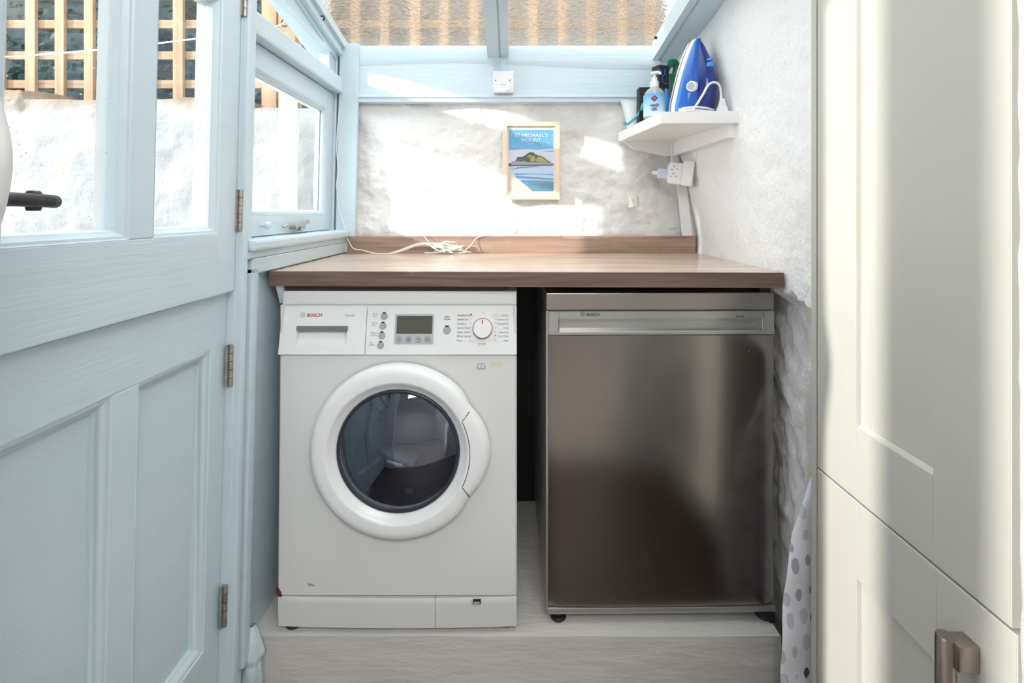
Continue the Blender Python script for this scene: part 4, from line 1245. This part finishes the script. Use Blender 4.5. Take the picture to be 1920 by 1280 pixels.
# hand gel
hg = thing('hand_gel_bottle', 'clear pump bottle with a blue HAND GEL label on the corner shelf', 'bottle', (.455, 1.62, SZ))
gx, gy = .4555, 1.62
obj('bottle', MB().lathe((gx, gy, SZ), [(.026, 0), (.033, .003), (.034, .02), (.034, .070), (.031, .086), (.022, .098), (.013, .103), (.012, .106)], seg=40, sx=1), 'clear', hg, smooth=True)
obj('label_sleeve', MB().lathe((gx, gy, SZ), [(.0345, .008), (.0345, .078)], seg=48, cap=False), 'gel', hg, smooth=True)
obj('gel_fill', MB().lathe((gx, gy, SZ), [(.030, .003), (.031, .02), (.031, .07), (.001, .071)], seg=32), 'frost', hg, smooth=True)
obj('collar', MB().lathe((gx, gy, SZ), [(.0135, .104), (.0135, .122), (.010, .124), (.0085, .128), (.0085, .136)], seg=28), 'pwhite', hg, smooth=True)
b = MB().lathe((gx, gy, SZ), [(.005, .134), (.005, .144), (.012, .147), (.012, .151), (.007, .154)], seg=24)
b.tube(smooth_path([(gx, gy, SZ+.150), (gx+.008, gy-.012, SZ+.150), (gx+.013, gy-.022, SZ+.142)], 5), .0038, 10)
obj('pump_head', b, 'pwhite', hg, smooth=True)
obj('dip_tube', MB().cyl((gx, gy, SZ+.01), (gx, gy, SZ+.105), .0025, seg=10), 'pwhite', hg, smooth=True)
# label print faces the view side of the bottle
GD = Vector((-gx, -gy, 0)).normalized(); ga = math.atan2(GD.x, -GD.y)
GM = Matrix.Translation((gx, gy, SZ)) @ Matrix.Rotation(-(-ga) if False else ga, 4, 'Z')
b = MB(); b.prism([(-.0105, .062), (0, .0725), (.0105, .062), (0, .0515)], 1, -.0352, -.0342)
obj('diamond', b, 'navy', hg, mtx=GM)
b = MB().box(-.0055, .0055, -.0358, -.0350, .0603, .0637); b.box(-.0017, .0017, -.0358, -.0350, .0565, .0675)
obj('cross', b, 'crossred', hg, mtx=GM)
def gt(s, z, size, w_): text('lettering', s, size, GM @ Matrix.Translation((-w_/2, -.0356, z)) @ FACE, 'navy', hg, width=w_, bold=.0003)
gt('HAND', .036, .0125, .026); gt('GEL', .024, .0125, .020)
# black boxes
bxk = thing('tall_black_carton', 'tall black carton with blue outline print behind the hand gel', 'box', (.508, 1.74, SZ))
BM_ = Matrix.Translation((.502, 1.715, SZ)) @ Matrix.Rotation(.35, 4, 'Z')
obj('carton', MB().box(-.020, .020, -.02, .02, 0, .198, bev=.0015), 'black', bxk, mtx=BM_)
b = MB()
b.tube([(.002, -.0205, .185), (.002, -.0205, .166), (-.007, -.0205, .160), (-.007, -.0205, .142), (.002, -.0205, .136), (.014, -.0205, .136)], .0012, 6)
b.tube([(-.018, -.0205, .182), (-.012, -.0205, .175), (-.012, -.0205, .168)], .003, 6)
b.tube([(-.0205, .0, .160), (-.0205, .008, .150)], .0012, 6)
obj('blue_print', b, 'printblue', bxk, mtx=BM_)
tag(obj('small_black_carton', MB().box(.436, .478, 1.735, 1.775, SZ, SZ+.134, bev=.0015), 'black'), 'small black carton half hidden behind the hand gel bottle', 'box')
# green bottle with a hole in its handle
gb = thing('green_bottle', 'dark green plastic bottle with a ring handle behind the iron', 'bottle', (.55, 1.75, SZ))
b = MB(); rings = []
for z, w_, d in ((0, .026, .020), (.01, .030, .024), (.10, .030, .024), (.15, .027, .022), (.175, .018, .016), (.185, .014, .012)):
    rings.append([(.548+w_*math.cos(a), 1.765+d*math.sin(a), SZ+z) for a in [2*PI*k/28 for k in range(28)]])
obj('body', b.loft(rings), 'green', gb, smooth=True)
rg = []
for k in range(29):
    a = 2*PI*k/28
    rg.append((.552+.021*math.cos(a)+.010*math.sin(a), 1.765+.006*math.cos(a), SZ+.192+.034*math.sin(a)))
obj('handle_ring', MB().tube(rg, .0135, 14, cap=False), 'green', gb, smooth=True)
tag(obj('thin_blue_bottle', MB().lathe((.508, 1.665, SZ), [(.012, 0), (.013, .01), (.013, .075), (.006, .09), (.006, .11), (.001, .112)], seg=20), 'printblue', smooth=True), 'slim blue bottle squeezed between hand gel and iron', 'bottle')

# scoop and brush
sc_ = thing('plastic_jug', 'translucent white plastic jug at the left end of the corner shelf', 'jug', (.43, 1.80, SZ))
rings = []
for z, w_, d, ox in ((0, .024, .022, .0), (.02, .028, .026, 0), (.06, .032, .03, -.002), (.085, .038, .034, -.006), (.094, .040, .035, -.010)):
    rings.append([(.435+ox+w_*math.cos(a), 1.805+d*math.sin(a), SZ+z+(.010*math.cos(a+PI) if z > .08 else 0)) for a in [2*PI*k/32 for k in range(32)]])
for z, w_, d, ox in ((.092, .037, .032, -.010), (.02, .025, .023, 0), (.004, .02, .018, 0)):
    rings.append([(.435+ox+w_*math.cos(a), 1.805+d*math.sin(a), SZ+z+(.010*math.cos(a+PI) if z > .08 else 0)) for a in [2*PI*k/32 for k in range(32)]])
obj('jug_body', MB().loft(rings), 'frost', sc_, smooth=True)
br = thing('washing_up_brush', 'turquoise plastic brush leaning on the white jug', 'brush', (.41, 1.74, SZ))
p = smooth_path([(.398, 1.745, SZ+.008), (.412, 1.745, SZ+.020), (.432, 1.742, SZ+.038), (.446, 1.74, SZ+.062), (.462, 1.738, SZ+.082)], 5)
obj('brush_handle', MB().tube(p, lambda t: .0045+.0065*math.exp(-((t-.85)/.16)**2), 12), 'teal', br, smooth=True)
b = MB()
for i in range(7):
    a = -1.2+i*.4
    b.tube([(.396, 1.744, SZ+.010), (.396-.012*math.cos(a), 1.744+.006*math.sin(a*2), SZ+.010+.010*math.sin(a))], .0014, 5)
obj('bristles', b, 'teal', br, smooth=True)
b = MB()
for k in range(3):
    o_ = k*.0045
    b.tube(smooth_path([(.438+o_, 1.70, SZ+.002), (.446+o_, 1.70, SZ+.025), (.456+o_, 1.70, SZ+.045)], 5), .0016, 6)
tag(obj('striped_packet', b, 'black', smooth=True), 'thin black curved wires between brush and hand gel', 'wire')

# steam iron standing on its heel
ir = thing('steam_iron', 'blue steam iron standing upright on the corner shelf', 'iron', (.54, 1.60, SZ))
c0 = Vector((.532, 1.625, SZ)); Q = Vector((.70, -.714, 0)); Pp = Vector((.714, .70, 0))
HL = .243
def ip(p, q, t): return c0 + Pp*p + Q*(q+.045*t) + Vector((0, 0, .004+HL*t))
def Wd(t): return .067*max(0.0, 1-max(0, t)**2.1)**.72*(1 if t > .12 else .90+.1*t/.12)+.0012
T_ = [0, .02, .06, .12, .2, .3, .4, .5, .6, .7, .78, .85, .9, .94, .97, .99, 1.0]
def band_loft(q0, q1, k0, k1, t0=0, t1=1.0, n=12):
    rings = []
    for t in [x for x in T_ if t0 <= x <= t1]:
        a = Wd(t)
        rings.append([ip(-a*k0, q0, t), ip(a*k0, q0, t), ip(a*k1, q1, t), ip(-a*k1, q1, t)])
    return MB().loft(rings)
obj('soleplate', band_loft(0, .004, 1.0, 1.0), 'alu', ir, smooth=True)
obj('dark_seam', band_loft(.004, .0065, .985, .985), 'black', ir, smooth=True)
obj('skirt', band_loft(.0065, .020, .99, .95), 'pwhite', ir, smooth=True)
def hump(H, k, q0, t0, t1, e=.75):
    rings = []
    for t in [x for x in T_ if t0 <= x <= t1]:
        a = Wd(t)*k(t); h = H(t)
        ring = []
        for i in range(17):
            g = PI*i/16
            cc = math.cos(g); s = math.sin(g)
            ring.append(ip((1 if cc > 0 else -1)*abs(cc)**.8*a, q0+(h-q0)*s**e, t))
        rings.append(ring)
    return MB().loft(rings)
obj('water_tank', hump(lambda t: .030+.052*(1-t**1.6), lambda t: .93, .019, 0.0, .99), 'ironblue', ir, smooth=True)
obj('tank_trim', hump(lambda t: .028+.012*(1-t), lambda t: .965, .019, 0, .97, .5), 'ironlight', ir, smooth=True)
obj('handle', hump(lambda t: (.108 if t < .35 else .108-.075*((t-.35)/.62)**1.4), lambda t: .55, .03, 0, .94, .6), 'irondark', ir, smooth=True)
def side_disc(name, q, t, r, h, m, p0=-.046):
    c = ip(p0, q, t); n = -Pp
    return obj(name, MB().cyl(c, c+n*h, r, r*.92, seg=28), m, ir, smooth=True)
side_disc('dial', .058, .34, .0165, .012, 'pwhite', -.048); side_disc('dial_cap', .058, .34, .0115, .0145, 'inkll', -.048)
c = ip(-.012, .084, .60); obj('steam_button', MB().lathe(c, [(.006, -.006), (.011, -.003), (.012, .004), (.008, .010), (.001, .011)], seg=20), 'ironlight', ir, smooth=True)
c = ip(-.012, .074, .68); obj('steam_button', MB().tube([c-Q*.01, c+Q*.012], .004, 10), 'ironlight', ir, smooth=True)
# wound cable at the heel, loop and plug
b = MB()
for k in range(3):
    pts = []
    for i in range(25):
        a = 2*PI*i/24
        pts.append(c0+Pp*(.060*math.cos(a))+Q*(.052+.062*math.sin(a))+Vector((0, 0, .007+.0065*k+.003*math.sin(a*2+k))))
    b.tube(pts, .0034, 8, cap=False)
obj('wound_cord', b, 'pwhite', ir, smooth=True)
pts = [(.545, 1.53, SZ+.012), (.553, 1.51, SZ+.030), (.566, 1.50, SZ+.055), (.585, 1.505, SZ+.085), (.607, 1.51, SZ+.092), (.622, 1.515, SZ+.080), (.627, 1.52, SZ+.055), (.626, 1.52, SZ+.030)]
obj('cord_loop', MB().tube(smooth_path(pts, 6), .0034, 8), 'pwhite', ir, smooth=True)
b = MB().loft([[(.628+sx*w_, 1.515+sy*d, SZ+z) for sx, sy in ((-1, -1), (1, -1), (1, 1), (-1, 1))] for z, w_, d in ((.0, .013, .010), (.016, .013, .010), (.022, .010, .008), (.045, .005, .005))])
obj('plug', b, 'pwhite', ir)

# ================================================================== CABLE ON THE WORKTOP, WINDOW CABLE
WZ = 1.0335
tw = thing('tangled_cable', 'tangle of thin white cable lying against the worktop upstand', 'cable', (-.24, 1.80, WZ))
random.seed(11)
pts = [(-.31, 1.80, WZ+.003)]
for i in range(46):
    a = i*2.35+random.uniform(-.5, .5)
    rx = random.uniform(.03, .075); cx_ = -.235+random.uniform(-.02, .02)
    pts.append((cx_+rx*math.cos(a), 1.800+.022*math.sin(a)*random.uniform(.4, 1), WZ+.004+.045*abs(math.sin(a*.5+i))*random.uniform(.3, 1)))
pts.append((-.17, 1.80, WZ+.004))
obj('coil', MB().tube(smooth_path(pts, 6), .0016, 6), 'cable', tw, smooth=True)
for k in range(3):
    o_ = .003*k
    pts = [(-.60, 1.83, 1.095), (-.585, 1.825, 1.070), (-.565, 1.81, 1.050), (-.53, 1.80, 1.046), (-.49, 1.795, WZ+.002), (-.43, 1.79, WZ+.002), (-.39, 1.79, WZ+.010+o_), (-.34, 1.80, WZ+.028+o_), (-.30, 1.81, WZ+.030+o_), (-.26, 1.80, WZ+.010)]
    if k: pts = pts[5:]
    obj('strand', MB().tube(smooth_path(pts, 6), .0016, 6), 'cable', tw, smooth=True)
pts = [(-.17, 1.80, WZ+.010), (-.15, 1.82, WZ+.025), (-.13, 1.836, WZ+.052), (-.10, 1.838, WZ+.062), (-.085, 1.85, WZ+.064)]
obj('strand', MB().tube(smooth_path(pts, 6), .0016, 6), 'cable', tw, smooth=True)
pts = [(-.33, 1.835, 1.105), (-.322, 1.83, 1.098), (-.31, 1.825, 1.085), (-.29, 1.815, 1.062)]
obj('strand', MB().tube(smooth_path(pts, 5), .0012, 6), 'cable', tw, smooth=True)
pts = [(-.640, 1.842, 1.56), (-.645, 1.838, 1.42), (-.636, 1.838, 1.33), (-.642, 1.838, 1.28), (-.632, 1.838, 1.20), (-.615, 1.842, 1.14), (-.604, 1.842, 1.10)]
o = tag(obj('window_cable', MB().tube([SHEAR @ v for v in smooth_path(pts, 6)], .0017, 6), 'pwhite', smooth=True), 'thin white cable running down the far side of the casement window', 'cable')
